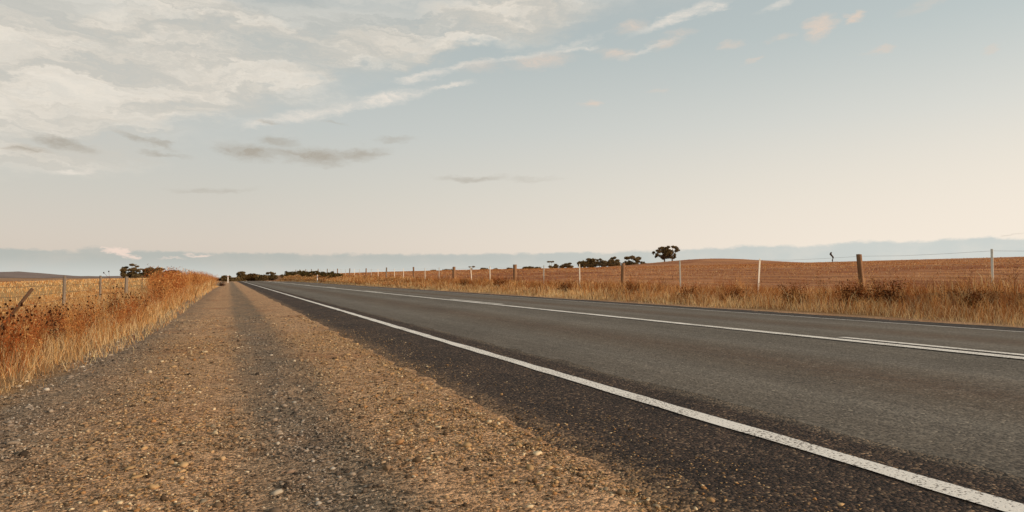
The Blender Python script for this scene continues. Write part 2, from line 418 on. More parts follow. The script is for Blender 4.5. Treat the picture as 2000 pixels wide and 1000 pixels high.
def mat_ground():
    m, t, b = material('ground_earth')
    P = t.new('ShaderNodeTexCoord').outputs['Object']
    X, Y, Z = t.xyz(P)
    nb = t.noise(P, 0.9, 5).outputs[0]; nm = t.noise(P, 5, 5).outputs[0]
    nf = t.noise(P, 38, 5, 0.7).outputs[0]
    along = t.noise(t.mapping(P, scale=(1.6, 0.22, 1)), 2.0, 5, 0.6).outputs[0]
    Xw = t.math('ADD', X, t.math('ADD', t.math('MULTIPLY', t.math('SUBTRACT', along, 0.5), 0.40), t.math('MULTIPLY', t.math('SUBTRACT', nm, 0.5), 0.16)))
    # gravel: tan grit with darker wheel-worn tracks of blue metal
    track = t.ramp(t.step(Xw, -1.6, 1.4, 0, 1, 'LINEAR'),
                   [(0.0, (0.9,) * 3), (0.20, (1.0,) * 3), (0.32, (0.55,) * 3), (0.42, (0.05,) * 3), (0.52, (0.10,) * 3), (0.585, (0.95,) * 3), (0.70, (1.0,) * 3), (0.76, (0.12,) * 3), (1.0, (0.0,) * 3)])
    tanc = t.mix(nm, srgb(182, 138, 98), srgb(232, 186, 138))
    tanc = t.mix(t.step(nb, 0.48, 0.7, 0, 0.8), tanc, srgb(182, 130, 88))
    greyc = t.mix(nm, srgb(130, 111, 90), srgb(160, 138, 110))
    tpatch = t.noise(t.mapping(P, scale=(1.5, 0.6, 1)), 2.4, 5, 0.65).outputs[0]
    grav = t.mix(t.math('MULTIPLY', track, t.step(tpatch, 0.3, 0.62, 0.5, 1.0)), tanc, greyc)
    v1 = t.new('ShaderNodeTexVoronoi'); t.l.new(P, v1.inputs['Vector']); v1.inputs['Scale'].default_value = 62
    v2 = t.new('ShaderNodeTexVoronoi'); t.l.new(P, v2.inputs['Vector']); v2.inputs['Scale'].default_value = 150
    g1 = t.new('ShaderNodeSeparateColor'); t.l.new(v1.outputs['Color'], g1.inputs[0])
    g2 = t.new('ShaderNodeSeparateColor'); t.l.new(v2.outputs['Color'], g2.inputs[0])
    tone = t.math('ADD', t.step(g1.outputs[0], 0, 1, 0.45, 1.45), t.math('MULTIPLY', t.math('SUBTRACT', g2.outputs[0], 0.5), 0.45))
    gs = t.vmath('SCALE', grav); t.l.new(tone, gs.node.inputs['Scale'])
    # verge litter, the tan paddock on the left, the red-brown paddock on the right
    verge = t.mix(nf, srgb(140, 98, 58), srgb(206, 160, 104))
    band_l = t.math('ADD', t.math('ADD', Y, t.math('MULTIPLY', X, -0.35)), t.math('MULTIPLY', t.math('SUBTRACT', t.noise(P, 0.03, 3).outputs[0], 0.5), 40))
    lf = t.mix(nf, srgb(188, 140, 82), srgb(214, 170, 108))
    lf2 = t.mix(nf, srgb(150, 92, 48), srgb(182, 122, 70))
    lf3 = t.mix(nf, srgb(160, 118, 80), srgb(178, 136, 96))
    left = t.mix(t.step(band_l, 86, 100), lf, lf2)
    left = t.mix(t.step(band_l, 230, 330), left, lf3)
    rows = t.noise(t.mapping(P, scale=(0.55, 0.035, 1)), 1.0, 5, 0.6).outputs[0]
    rows2 = t.noise(t.mapping(P, rot=(0, 0, 0.12), scale=(1.8, 0.12, 1)), 1.3, 4, 0.65).outputs[0]
    patch = t.noise(P, 0.045, 4).outputs[0]
    rf = t.mix(t.step(rows, 0.38, 0.62), srgb(152, 94, 55), srgb(208, 146, 94))
    rf = t.mix(t.step(rows2, 0.42, 0.68, 0, 0.7), rf, srgb(196, 138, 92))
    rf = t.mix(t.step(patch, 0.48, 0.66, 0, 0.75), rf, srgb(148, 86, 52))
    sp = t.step(t.noise(P, 3.2, 6, 0.75).outputs[0], 0.3, 0.7, 0.78, 1.22)
    rfs = t.vmath('SCALE', rf); t.l.new(sp, rfs.node.inputs['Scale'])
    c = t.mix(t.step(X, -5.5, -7.5), verge, left)
    c = t.mix(t.step(X, 13.6, 15.2), c, rfs)
    ex = t.math('ADD', X, t.math('MULTIPLY', t.math('SUBTRACT', nm, 0.5), 0.5))
    isgrav = t.math('MULTIPLY', t.math('MULTIPLY', t.step(ex, -1.35, -1.05), t.step(X, 10.9, 10.6)), t.step(Y, 150, 120))
    c = t.mix(isgrav, c, gs)
    t.put(b.inputs['Base Color'], c)
    b.inputs['Roughness'].default_value = 0.95; b.inputs['Specular IOR Level'].default_value = 0.15
    hgt = t.math('ADD', t.math('MULTIPLY', v1.outputs['Distance'], -1.2), t.math('ADD', t.math('MULTIPLY', v2.outputs['Distance'], -0.5), t.math('MULTIPLY', nf, 0.8)))
    bump(t, b, hgt, 1.0, 0.016)
    return m

def mat_road(name, dark):
    m, t, b = material(name)
    P = t.new('ShaderNodeTexCoord').outputs['Object']
    X, Y, Z = t.xyz(P)
    nb = t.noise(t.mapping(P, scale=(1, 0.12, 1)), 1.2, 5, 0.6).outputs[0]
    nm = t.noise(P, 9, 5, 0.7).outputs[0]
    v = t.new('ShaderNodeTexVoronoi'); t.l.new(P, v.inputs['Vector']); v.inputs['Scale'].default_value = 88 if dark else 95
    g = t.new('ShaderNodeSeparateColor'); t.l.new(v.outputs['Color'], g.inputs[0])
    if dark:
        c = t.mix(nm, srgb(48, 37, 29), srgb(72, 56, 43))
        c = t.mix(t.step(nb, 0.5, 0.75, 0, 0.7), c, srgb(78, 63, 49))
        c = t.mix(t.step(g.outputs[0], 0.78, 0.98, 0, 0.65), c, srgb(140, 114, 86))
        blot = t.noise(t.mapping(P, scale=(1, 0.45, 1)), 2.6, 6, 0.7).outputs[0]
        sc = t.math('MULTIPLY', t.step(g.outputs[1], 0, 1, 0.30, 1.75), t.step(blot, 0.32, 0.68, 0.72, 1.35))
        dust = t.step(t.math('ADD', X, t.math('ADD', t.math('MULTIPLY', t.math('SUBTRACT', nm, 0.5), 0.45), t.math('MULTIPLY', t.math('SUBTRACT', g.outputs[2], 0.5), 0.16))), 1.46, 1.14, 0, 0.9)
        c = t.mix(dust, c, srgb(150, 118, 84))
        seam = t.step(t.math('ADD', X, t.math('MULTIPLY', t.math('SUBTRACT', nm, 0.5), 0.12)), 2.33, 2.44, 0, 0.5)
        c = t.mix(seam, c, srgb(122, 108, 88))
    else:
        u = t.math('ABSOLUTE', t.math('SUBTRACT', X, CENTRE))
        wob = t.math('ADD', u, t.math('MULTIPLY', t.math('MULTIPLY', t.math('SUBTRACT', nb, 0.5), 0.5), t.step(u, 3.4, 2.6)))
        lanes = t.ramp(t.step(wob, 0, 4.6, 0, 1, 'LINEAR'),
                       [(0.0, srgb(106, 96, 81)), (0.12, srgb(104, 94, 79)), (0.22, srgb(116, 106, 91)), (0.30, srgb(102, 88, 71)), (0.36, srgb(98, 79, 60)), (0.43, srgb(102, 87, 69)),
                        (0.54, srgb(114, 104, 89)), (0.64, srgb(104, 93, 78)), (0.755, srgb(104, 94, 79)), (0.79, srgb(54, 45, 37)), (1.0, srgb(50, 41, 34))])
        c = t.mix(t.step(nm, 0.35, 0.75, 0, 0.35), lanes, srgb(126, 116, 100))
        c = t.mix(t.step(g.outputs[0], 0.93, 0.99, 0, 0.5), c, srgb(168, 152, 128))
        fine_ = t.noise(t.mapping(P, scale=(9, 0.35, 1)), 1.6, 6, 0.7).outputs[0]
        worn = t.noise(t.mapping(P, scale=(1, 0.5, 1)), 0.8, 6, 0.65).outputs[0]
        sc = t.math('MULTIPLY', t.step(g.outputs[1], 0, 1, 0.55, 1.42), t.math('MULTIPLY', t.step(fine_, 0.3, 0.7, 0.86, 1.14), t.step(worn, 0.3, 0.7, 0.88, 1.12)))
        big = t.new('ShaderNodeTexVoronoi'); t.l.new(P, big.inputs['Vector']); big.inputs['Scale'].default_value = 5.5
        c = t.mix(t.step(big.outputs['Distance'], 0.075, 0.055, 0, 0.6), c, srgb(176, 160, 136))
    cs = t.vmath('SCALE', c); t.l.new(sc, cs.node.inputs['Scale'])
    t.put(b.inputs['Base Color'], cs)
    b.inputs['Roughness'].default_value = 0.88; b.inputs['Specular IOR Level'].default_value = 0.22
    bump(t, b, t.math('ADD', t.math('MULTIPLY', v.outputs['Distance'], -1.0), t.math('MULTIPLY', nm, 0.4)), 0.85 if dark else 0.4, 0.009 if dark else 0.004)
    return m

def mat_paint():
    m, t, b = material('road_paint')
    P = t.new('ShaderNodeTexCoord').outputs['Object']
    n1 = t.noise(P, 75, 3, 0.6).outputs[0]; n2 = t.noise(P, 2.2, 4).outputs[0]; n3 = t.noise(P, 170, 2).outputs[0]
    wear = t.math('ADD', n1, t.math('ADD', t.math('MULTIPLY', t.math('SUBTRACT', n2, 0.5), 0.35), t.math('MULTIPLY', t.math('SUBTRACT', n3, 0.5), 0.35)))
    c = t.mix(n2, srgb(246, 234, 213), srgb(252, 242, 224))
    c = t.mix(t.step(wear, 0.445, 0.385, 0, 0.92), c, srgb(92, 76, 60))
    t.put(b.inputs['Base Color'], c); b.inputs['Roughness'].default_value = 0.7
    bump(t, b, n1, 0.4, 0.004)
    return m

def mat_simple(name, c1, c2, scale=8, rough=0.85, stretch=(1, 1, 1), bstr=0.3, bdist=0.01, spec=0.25, metal=0.0):
    m, t, b = material(name)
    P = t.new('ShaderNodeTexCoord').outputs['Object']
    n = t.noise(t.mapping(P, scale=stretch), scale, 5, 0.6).outputs[0]
    t.put(b.inputs['Base Color'], t.mix(t.step(n, 0.3, 0.7), c1, c2))
    b.inputs['Roughness'].default_value = rough; b.inputs['Specular IOR Level'].default_value = spec; b.inputs['Metallic'].default_value = metal
    if bstr: bump(t, b, n, bstr, bdist)
    return m

def mat_leafy(name, translucent=0.35, tint=(1, 1, 1)):
    """thin dry or green leaf: its tone is stored blade by blade"""
    m = bpy.data.materials.new(name); m.use_nodes = True
    t = NT(m.node_tree)
    for n in list(t.n): t.n.remove(n)
    a = t.new('ShaderNodeAttribute', attribute_name='tone')
    c = t.mix(1.0, a.outputs['Color'], tint, 'MULTIPLY')
    d = t.new('ShaderNodeBsdfDiffuse'); t.l.new(c, d.inputs['Color'])
    tr = t.new('ShaderNodeBsdfTranslucent'); t.l.new(c, tr.inputs['Color'])
    mx = t.new('ShaderNodeMixShader'); mx.inputs[0].default_value = translucent
    t.l.new(d.outputs[0], mx.inputs[1]); t.l.new(tr.outputs[0], mx.inputs[2])
    o = t.new('ShaderNodeOutputMaterial'); t.l.new(mx.outputs[0], o.inputs['Surface'])
    return m

M_ground = mat_ground()
M_road = mat_road('aged_asphalt', False)
M_shoulder = mat_road('coarse_chip_seal', True)
M_paint = mat_paint()
M_grass = mat_leafy('dry_grass', 0.4)
M_weed = mat_leafy('dry_weed', 0.2)
M_leaf = mat_leafy('tree_leaf', 0.35)
M_stone = mat_leafy('gravel_stone', 0.0)
M_bark = mat_simple('bark', srgb(74, 60, 48), srgb(110, 92, 74), 3, 0.9, (1, 1, 0.3))
M_wood = mat_simple('weathered_wood', srgb(118, 86, 60), srgb(156, 118, 84), 14, 0.9, (1, 1, 0.08), 0.6)
M_greywood = mat_simple('grey_weathered_wood', srgb(112, 98, 84), srgb(146, 130, 112), 14, 0.9, (1, 1, 0.08), 0.6)
M_darkwood = mat_simple('dark_weathered_wood', srgb(82, 60, 44), srgb(112, 84, 60), 14, 0.9, (1, 1, 0.08), 0.6)
M_steel = mat_simple('galvanised_steel', srgb(222, 208, 184), srgb(240, 228, 206), 6, 0.6, (1, 1, 0.2), 0.1, 0.002, 0.4)
M_darksteel = mat_simple('dark_steel', srgb(84, 72, 60), srgb(110, 94, 78), 6, 0.7, (1, 1, 0.2), 0.1, 0.002, 0.3)
M_wire = mat_simple('fence_wire', srgb(128, 114, 98), srgb(150, 136, 118), 20, 0.6, bstr=0, spec=0.4)
M_guide = mat_simple('white_plastic', srgb(232, 224, 212), srgb(242, 236, 226), 5, 0.5, bstr=0, spec=0.4)
M_red = mat_simple('red_reflector', srgb(150, 40, 28), srgb(170, 52, 36), 30, 0.3, bstr=0, spec=0.5)
M_hill = mat_simple('hazed_scrub_hill', srgb(126, 106, 96), srgb(142, 122, 108), 0.05, 0.95, bstr=0)  # greyed scrub colour: the haze of distance is put into the base colour

# ------------------------------------------------------------------ ground sheet
def axis(*segs):
    out = []
    for a, b_, n in segs: out.append(np.linspace(a, b_, n, endpoint=False))
    out.append([segs[-1][1]])
    return np.concatenate(out)
gx = axis((-6000, -800, 14), (-800, -120, 18), (-120, -12, 34), (-12, -1.8, 34), (-1.8, 1.6, 46), (1.6, 10.0, 8), (10.0, 15.5, 30), (15.5, 40, 26), (40, 300, 60), (300, 900, 20), (900, 6000, 14))
gy = axis((-300, -8, 14), (-8, 2, 14), (2, 14, 110), (14, 40, 70), (40, 150, 90), (150, 420, 60), (420, 1200, 30), (1200, 8000, 18))
GX, GY = np.meshgrid(gx, gy)
GZ = terrain(GX, GY)
nx, ny = len(gx), len(gy)
ii = (np.arange(ny - 1)[:, None] * nx + np.arange(nx - 1)[None]).ravel()
ground = obj('ground', mesh_from('ground', np.stack([GX.ravel(), GY.ravel(), GZ.ravel()], 1), quads=np.stack([ii, ii + 1, ii + nx + 1, ii + nx], 1), smooth_shade=True), M_ground)
tag(ground, kind='structure')

# far scrub hill on the left horizon
def far_hill():
    az = np.radians(np.linspace(-34, 6, 90)); r = np.linspace(1300, 2300, 12)
    A, R = np.meshgrid(az, r)
    deg = np.degrees(A)
    prof = 12.0 * np.exp(-((deg + 13.5) / 2.6) ** 2) + 8 * np.exp(-((deg + 20) / 5) ** 2) + 5.0 * np.exp(-((deg + 7) / 5.5) ** 2) + 1.6 * (vnoise(deg * 1.5, R / 300, 4) - 0.4) + 0.9 * (vnoise(deg * 9, R / 90, 6) - 0.5)
    Z = -1.5 + prof * np.sin(np.clip((R - 1300) / 1000, 0, 1) * math.pi) ** 0.7 - 3 * (R > 2250)
    n = len(az)
    i = (np.arange(len(r) - 1)[:, None] * n + np.arange(n - 1)[None]).ravel()
    return mesh_from('hill', np.stack([np.sin(A).ravel() * R.ravel(), np.cos(A).ravel() * R.ravel(), Z.ravel()], 1), quads=np.stack([i, i + 1, i + n + 1, i + n], 1), smooth_shade=True)
tag(obj('hill', far_hill(), M_hill), kind='structure')

# ------------------------------------------------------------------ the road and its markings
ry = axis((-30, 0, 15), (0, 20, 80), (20, 60, 60), (60, 300, 120))
def strip(name, xs, mat, lift=0.0, y0=None, y1=None, wob=None, parent=None, ys=None, sink=None):
    Yv = ry if ys is None else ys
    if y0 is not None: Yv = np.concatenate([[y0], Yv[(Yv > y0 + 0.02) & (Yv < y1 - 0.02)], [y1]])
    xs = np.asarray(xs, float)
    XX, YY = np.meshgrid(xs, Yv)
    if wob is not None:
        for j, amp in wob.items():
            XX[:, j] += amp * ((vnoise(Yv * 3.1, Yv * 0, 21 + j) - 0.5) * 1.2 + (vnoise(Yv * 11, Yv * 0, 31 + j) - 0.5) * 0.8 + (vnoise(Yv * 0.7, Yv * 0, 41 + j) - 0.5))
    ZZ = road_z(XX) + lift + crest(YY)
    if sink is not None: ZZ[:, 0] -= sink
    XX = XX + bend(YY)
    n = len(xs); i = (np.arange(len(Yv) - 1)[:, None] * n + np.arange(n - 1)[None]).ravel()
    me = mesh_from(name, np.stack([XX.ravel(), YY.ravel(), ZZ.ravel()], 1), quads=np.stack([i, i + 1, i + n + 1, i + n], 1))
    return obj(name, me, mat, parent)
road = strip('road', [2.3, 3.2, 4.0, 4.8, CENTRE, 6.4, 7.2, 8.2, LINE_R, ROAD_R], M_road, wob={9: 0.10})
tag(road, kind='structure')
shoulder = strip('sealed_shoulder', [1.0, 1.34, 1.6, 1.9, SEAM], M_shoulder, 0.006, sink=0.06, wob={0: 0.05, 1: 0.05, 4: 0.06}, ys=axis((-30, 0, 15), (0, 24, 240), (24, 60, 90), (60, 300, 120)))
tag(shoulder, kind='structure')
tag(strip('edge_line', [LINE_L - 0.05, LINE_L + 0.055], M_paint, 0.011, wob={0: 0.012, 1: 0.012}, parent=road), 'speckled white line along the near edge of the road')
tag(strip('edge_line', [LINE_R - 0.035, LINE_R + 0.035], M_paint, 0.006, parent=road), 'thin white line along the far edge of the road')
tag(strip('centre_line', [CENTRE - 0.08, CENTRE + 0.08], M_paint, 0.008, wob={0: 0.01, 1: 0.01}, parent=road), 'unbroken white line down the middle of the road')
for kd in range(0, 12):
    y0 = 1.25 + 13.45 * kd
    strip('lane_dash', [CENTRE + 0.21, CENTRE + 0.34], M_paint, 0.007, y0, y0 + 4.0, parent=road)

# ------------------------------------------------------------------ gravel
def ico():
    p = (1 + 5 ** 0.5) / 2
    v = np.array([(-1, p, 0), (1, p, 0), (-1, -p, 0), (1, -p, 0), (0, -1, p), (0, 1, p), (0, -1, -p), (0, 1, -p), (p, 0, -1), (p, 0, 1), (-p, 0, -1), (-p, 0, 1)], float)
    f = np.array([(0, 11, 5), (0, 5, 1), (0, 1, 7), (0, 7, 10), (0, 10, 11), (1, 5, 9), (5, 11, 4), (11, 10, 2), (10, 7, 6), (7, 1, 8), (3, 9, 4), (3, 4, 2), (3, 2, 6), (3, 6, 8), (3, 8, 9), (4, 9, 5), (2, 4, 11), (6, 2, 10), (8, 6, 7), (9, 8, 1)])
    return v / np.linalg.norm(v[0]), f
IV, IF = ico()
OV = np.array([(1, 0, 0), (0, 1, 0), (-1, 0, 0), (0, -1, 0), (0, 0, 1), (0, 0, -1)], float)
OF = np.array([(0, 1, 4), (1, 2, 4), (2, 3, 4), (3, 0, 4), (1, 0, 5), (2, 1, 5), (3, 2, 5), (0, 3, 5)])
def stones(r, n, med, sig, lo, hi, PV, PF, ymax, ypow):
    Y = 1.2 + ymax * r.random(n) ** ypow
    X = -2.0 + 3.28 * r.random(n)
    stray = r.random(n) < 0.07
    X = np.where(stray, 1.15 + 0.6 * r.random(n) ** 2.5, X)
    dens = vnoise(X * 2.2, Y * 1.4, 71) * 0.6 + vnoise(X * 7, Y * 5, 72) * 0.4
    keep = (X > edge_left(Y) - 0.25) & (r.random(n) < 0.25 + 1.3 * (dens - 0.2)) & ((X < 1.25) | stray)
    X, Y = X[keep], Y[keep]; m = len(X)
    size = np.clip(np.exp(r.normal(math.log(med), sig, m)), lo, hi)
    size *= np.where(X > 1.25, 0.7, 1.0)
    pal = np.array([srgb(186, 152, 108), srgb(160, 126, 88), srgb(122, 98, 72), srgb(214, 190, 150), srgb(84, 68, 52), srgb(168, 124, 80), srgb(140, 124, 100)])
    w_ = np.array([0.26, 0.22, 0.17, 0.09, 0.14, 0.07, 0.08]); w_ = w_ / w_.sum()
    tone = pal[r.choice(len(pal), m, p=w_)] * (0.75 + 0.4 * r.random((m, 1)))
    onmetal = (np.exp(-((X - 0.32) / 0.26) ** 2) + np.exp(-((X + 1.0) / 0.35) ** 2))[:, None] * 0.7
    tone = tone * (1 - onmetal) + (tone.mean(1, keepdims=True) * np.array([0.80, 0.74, 0.66])) * onmetal
    V, Fc, col = [], [], []; off = 0
    for kk in range(8):
        sel = np.arange(m) % 8 == kk
        pv = PV * (0.6 + 0.7 * r.random((len(PV), 1))) + r.normal(0, 0.12, PV.shape)
        s3 = np.stack([size * (0.8 + 0.9 * r.random(m)), size * (0.7 + 0.5 * r.random(m)), size * (0.4 + 0.5 * r.random(m))], 1)
        z = np.where(X > 1.25, road_z(X) + 0.006, terrain(X, Y)) + s3[:, 2] * 0.3
        v, f, c = stamp(pv, PF, np.stack([X, Y, z], 1)[sel], r.random(m)[sel] * 6.28, s3[sel], tone[sel])
        V.append(v); Fc.append(f + off); col.append(c); off += len(v)
    return np.concatenate(V), np.concatenate(Fc), np.concatenate(col)
def gravel(seed):
    r = np.random.default_rng(seed)
    a = stones(r, 17000, 0.0062, 0.42, 0.0042, 0.018, IV, IF, 12, 1.7)
    b_ = stones(r, 140000, 0.0037, 0.36, 0.0020, 0.0075, OV, OF, 8, 1.7)
    return mesh_from('gravel', np.concatenate([a[0], b_[0]]), np.concatenate([a[1], b_[1] + len(a[0])]), None, np.concatenate([a[2], b_[2]]))
g = obj('gravel', gravel(5), M_stone)
tag(g, 'loose tan and grey stones on the gravel track', 'gravel', kind='stuff')

# ------------------------------------------------------------------ grass
BLOND = np.array(srgb(246, 212, 158)); GOLD = np.array(srgb(228, 178, 112)); OCHRE = np.array(srgb(202, 140, 80)); RUST = np.array(srgb(166, 96, 52)); BROWN = np.array(srgb(108, 64, 38)); DARK = np.array(srgb(70, 44, 30))
def tones(r, n, weights, pal=(BLOND, GOLD, OCHRE, RUST, BROWN, DARK)):
    w_ = np.asarray(weights, float); w_ = w_ / w_.sum()
    return np.asarray(pal)[r.choice(len(pal), n, p=w_)] * (0.8 + 0.4 * r.random((n, 1)))
def patchy(X, Y, tone, seed, rust=0.5):
    a = vnoise(X / 0.35, Y / 0.45, seed)[:, None]; b_ = vnoise(X / 1.4, Y / 1.9, seed + 1)[:, None]
    f = smooth(b_, 0.5, 0.85) * rust
    return (tone * (1 - f) + (RUST * 0.45 + OCHRE * 0.35) * f) * (0.72 + 0.5 * a)
def depth(X, Y): return X * math.sin(YAW) + Y * math.cos(YAW)
def grass_obj(name, label, chunks, mat=None):
    V, Q, Tt, col, off = [], [], [], [], 0
    for (v, q, t, c) in chunks:
        V.append(v); Q.append(q + off); Tt.append(t + off); col.append(c); off += len(v)
    o = obj(name, mesh_from(name, np.concatenate(V), np.concatenate(Tt), np.concatenate(Q), np.concatenate(col)), mat or M_grass)
    return tag(o, label, 'grass', kind='stuff')
def scatter(r, n, x0, x1, y0, y1, ypow=1.0, clump=0.0, cs=1.0, seed=1):
    X = x0 + (x1 - x0) * r.random(n); Y = y0 + (y1 - y0) * r.random(n) ** ypow
    if clump:
        kk = vnoise(X / cs, Y / cs, seed) * 0.65 + vnoise(X / cs * 2.7, Y / cs * 2.7, seed + 1) * 0.35
        s_ = r.random(n) < np.clip((kk - clump * 0.5) / (1 - clump * 0.5) * 1.6, 0.02, 1)
        X, Y = X[s_], Y[s_]
    return X, Y
def lay(r, X, Y, h, wfac, tone, lean=0.45, wind=None):
    n = len(X); z = terrain(X, Y) - 0.01
    d = np.maximum(depth(X, Y), 3)
    wid = np.maximum(0.0026, 0.00055 * d) * wfac * (0.7 + 0.6 * r.random(n))
    az = r.random(n) * 6.283 if wind is None else wind + r.normal(0, 1.3, n)
    return blades(np.stack([X, Y, z], 1), h, wid, az, lean * (0.3 + np.abs(r.normal(0, 0.85, n))), r.random(n) * 6.283, tone)

r = np.random.default_rng(21)
left = []
# short blond fringe at the gravel's edge
X, Y = scatter(r, 16000, -2.2, 0.3, 2.5, 60, 1.8, 0.45, 0.5, 50)
e = edge_left(Y); s_ = (X < e + 0.05) & (X > e - 0.75); X, Y = X[s_], Y[s_]
left.append(lay(r, X, Y, 0.10 + 0.20 * r.random(len(X)) * np.clip((edge_left(Y) - X) / 0.4, 0.25, 1), 1.0, tones(r, len(X), [6, 4, 1.5, 0.4, 0.2, 0]), 0.6))
X, Y = scatter(r, 15000, -3.2, -0.6, 2.8, 14, 1.2, 0.5, 0.35, 55)
e = edge_left(Y); s_ = (X < e + 0.05 + 0.30 * (r.random(len(X)) < 0.05)) & (X > e - 0.9); X, Y = X[s_], Y[s_]
left.append(lay(r, X, Y, 0.04 + 0.20 * r.random(len(X)) * np.clip((edge_left(Y) + 0.15 - X) / 0.5, 0.15, 1), 0.9, patchy(X, Y, tones(r, len(X), [6, 4, 1.5, 0.4, 0.4, 0.1]), 88, 0.2), 0.95))
# tall golden grass
X, Y = scatter(r, 175000, -9.0, -0.8, 2.0, 60, 2.0, 0.6, 0.5, 51)
s_ = X < edge_left(Y) - 0.22; X, Y = X[s_], Y[s_]
hh = (0.14 + 0.24 * r.random(len(X))) * (0.55 + 0.8 * vnoise(X / 0.9, Y / 0.9, 53)) * (1 - 0.45 * smooth(X, -4.5, -7)) * (1 + 0.6 * smooth(Y, 16, 24) * smooth(X, -5, -3))
left.append(lay(r, X, Y, hh, 0.9, patchy(X, Y, tones(r, len(X), [3.6, 4.8, 2.8, 1.0, 0.7, 0.3]), 81), 0.75))
# seed stems standing out of it
X, Y = scatter(r, 5000, -6, -1.2, 2.5, 40, 1.6, 0.4, 1.0, 57)
s_ = X < edge_left(Y) - 0.3; X, Y = X[s_], Y[s_]
left.append(lay(r, X, Y, 0.32 + 0.26 * r.random(len(X)), 0.6, tones(r, len(X), [3, 3, 2, 1, 0.5, 0.2]), 0.45))
grass_obj('verge_grass', 'golden dry grass of the left verge beside the gravel', left)
# the paddock beyond the left fence
pad = []
X, Y = scatter(r, 60000, -70, -6, 8, 110, 1.3, 0.2, 3, 60)
pad.append(lay(r, X, Y, 0.10 + 0.16 * r.random(len(X)), 1.3, tones(r, len(X), [3, 4, 2, 0.5, 0.1, 0]), 0.5))
grass_obj('paddock_grass', 'short tan grass of the paddock behind the left fence', pad)

right = []
X, Y = scatter(r, 42000, 10.2, 12.2, 2.5, 120, 1.7, 0.3, 0.7, 61)
s_ = X > 10.35 + 0.5 * vnoise(Y / 1.3, Y * 0, 62); X, Y = X[s_], Y[s_]
right.append(lay(r, X, Y, 0.06 + 0.26 * r.random(len(X)) * smooth(X, 10.3, 11.4) + 0.03, 0.95, tones(r, len(X), [9, 3, 1, 0.3, 0.3, 0.1]), 0.8))
X, Y = scatter(r, 115000, 11.0, 17.0, 2.5, 150, 1.6, 0.3, 1.1, 63)
hh = (0.22 + 0.28 * r.random(len(X))) * (0.6 + 0.8 * vnoise(X / 1.2, Y / 1.2, 65)) * (1 - 0.5 * smooth(X, 14.5, 16))
right.append(lay(r, X, Y, hh, 0.85, patchy(X, Y, tones(r, len(X), [1.8, 2.6, 3.2, 2.6, 1.4, 0.5]), 85, 0.6), 0.7))
X, Y = scatter(r, 9000, 12.2, 14.8, 4, 14, 1.0, 0.3, 0.6, 77)
right.append(lay(r, X, Y, 0.12 + 0.25 * r.random(len(X)), 0.9, patchy(X, Y, tones(r, len(X), [1.5, 2.5, 3, 2.4, 1.6, 0.8]), 89, 0.5), 0.8))
X, Y = scatter(r, 12000, 10.4, 12.0, 100, 230, 1.0, 0.2, 2, 69)
right.append(lay(r, X + bend(Y), Y, 0.08 + 0.12 * r.random(len(X)), 1.0, tones(r, len(X), [3, 3, 3, 1.5, 0.5, 0.2]), 0.5))
X, Y = scatter(r, 20000, 11.0, 12.9, 60, 185, 1.0, 0.2, 2, 67)
right.append(lay(r, X, Y, 0.2 + 0.35 * r.random(len(X)), 1.0, tones(r, len(X), [1.6, 3, 3, 1.5, 0.5, 0.2]), 0.4))
grass_obj('verge_grass', 'rust and straw coloured dry grass of the right verge under the fence', right)
stub = []
X, Y = scatter(r, 90000, 15.2, 95, 2, 170, 1.2, 0.25, 3, 68)
stub.append(lay(r, X, Y, 0.05 + 0.10 * r.random(len(X)), 1.0, tones(r, len(X), [0.5, 1.6, 3.4, 4, 1.2, 0.1]), 0.7))
X, Y = scatter(r, 42000, 60, 230, 2, 330, 1.0, 0.25, 6, 66)
stub.append(lay(r, X, Y, 0.05 + 0.09 * r.random(len(X)), 1.0, tones(r, len(X), [0.3, 1.4, 3.4, 4, 1.2, 0.1]), 0.7))
grass_obj('field_stubble', 'red-brown stubble of the rising field behind the right fence', stub)

# ------------------------------------------------------------------ dry weeds: a branching skeleton of stems with small seed tufts
def weed_proto(seed, stems=9, spread=0.55, seeds=9, sw=0.006, ss=0.016):
    r_ = np.random.default_rng(seed); V = []; Q = []
    def rib(a, b_, w0):
        d = r_.random() * 6.28; ox = np.array([math.cos(d), math.sin(d), 0]) * w0 * 0.5
        i = len(V); V.extend([a - ox, a + ox, b_ + ox * 0.6, b_ - ox * 0.6]); Q.append((i, i + 1, i + 2, i + 3))
    for s0 in range(stems):
        az = r_.random() * 6.28; sp_ = spread * (0.25 + r_.random())
        p0 = np.array([math.cos(az), math.sin(az), 0]) * 0.04
        L = 0.65 + 0.35 * r_.random()
        p1 = p0 + np.array([math.cos(az) * sp_ * 0.25, math.sin(az) * sp_ * 0.25, L * 0.45])
        p2 = p0 + np.array([math.cos(az) * sp_ * 0.6, math.sin(az) * sp_ * 0.6, L])
        rib(p0, p1, sw); rib(p1, p2, sw * 0.8)
        for q in range(seeds):
            f = 0.3 + 0.7 * r_.random()
            pa = p1 + (p2 - p1) * ((f - 0.3) / 0.7) if f > 0.3 else p1
            dd = r_.normal(0, 1, 3); dd[2] = abs(dd[2]) * 0.8 + 0.2; dd /= np.linalg.norm(dd)
            pb = pa + dd * (0.06 + 0.14 * r_.random())
            rib(pa, pb, sw * 0.55)
            for c_ in range(2):
                n1 = r_.normal(0, 1, 3); n1 /= np.linalg.norm(n1); n2 = np.cross(n1, r_.normal(0, 1, 3)); n2 /= np.linalg.norm(n2)
                sz = ss * (0.5 + r_.random()); pc = pb + r_.normal(0, 0.012, 3)
                i = len(V); V.extend([pc - n1 * sz, pc + n2 * sz * 0.5, pc + n1 * sz, pc - n2 * sz * 0.5]); Q.append((i, i + 1, i + 2, i + 3))
    return np.array(V), np.array(Q)
WP = [weed_proto(100 + i) for i in range(5)]
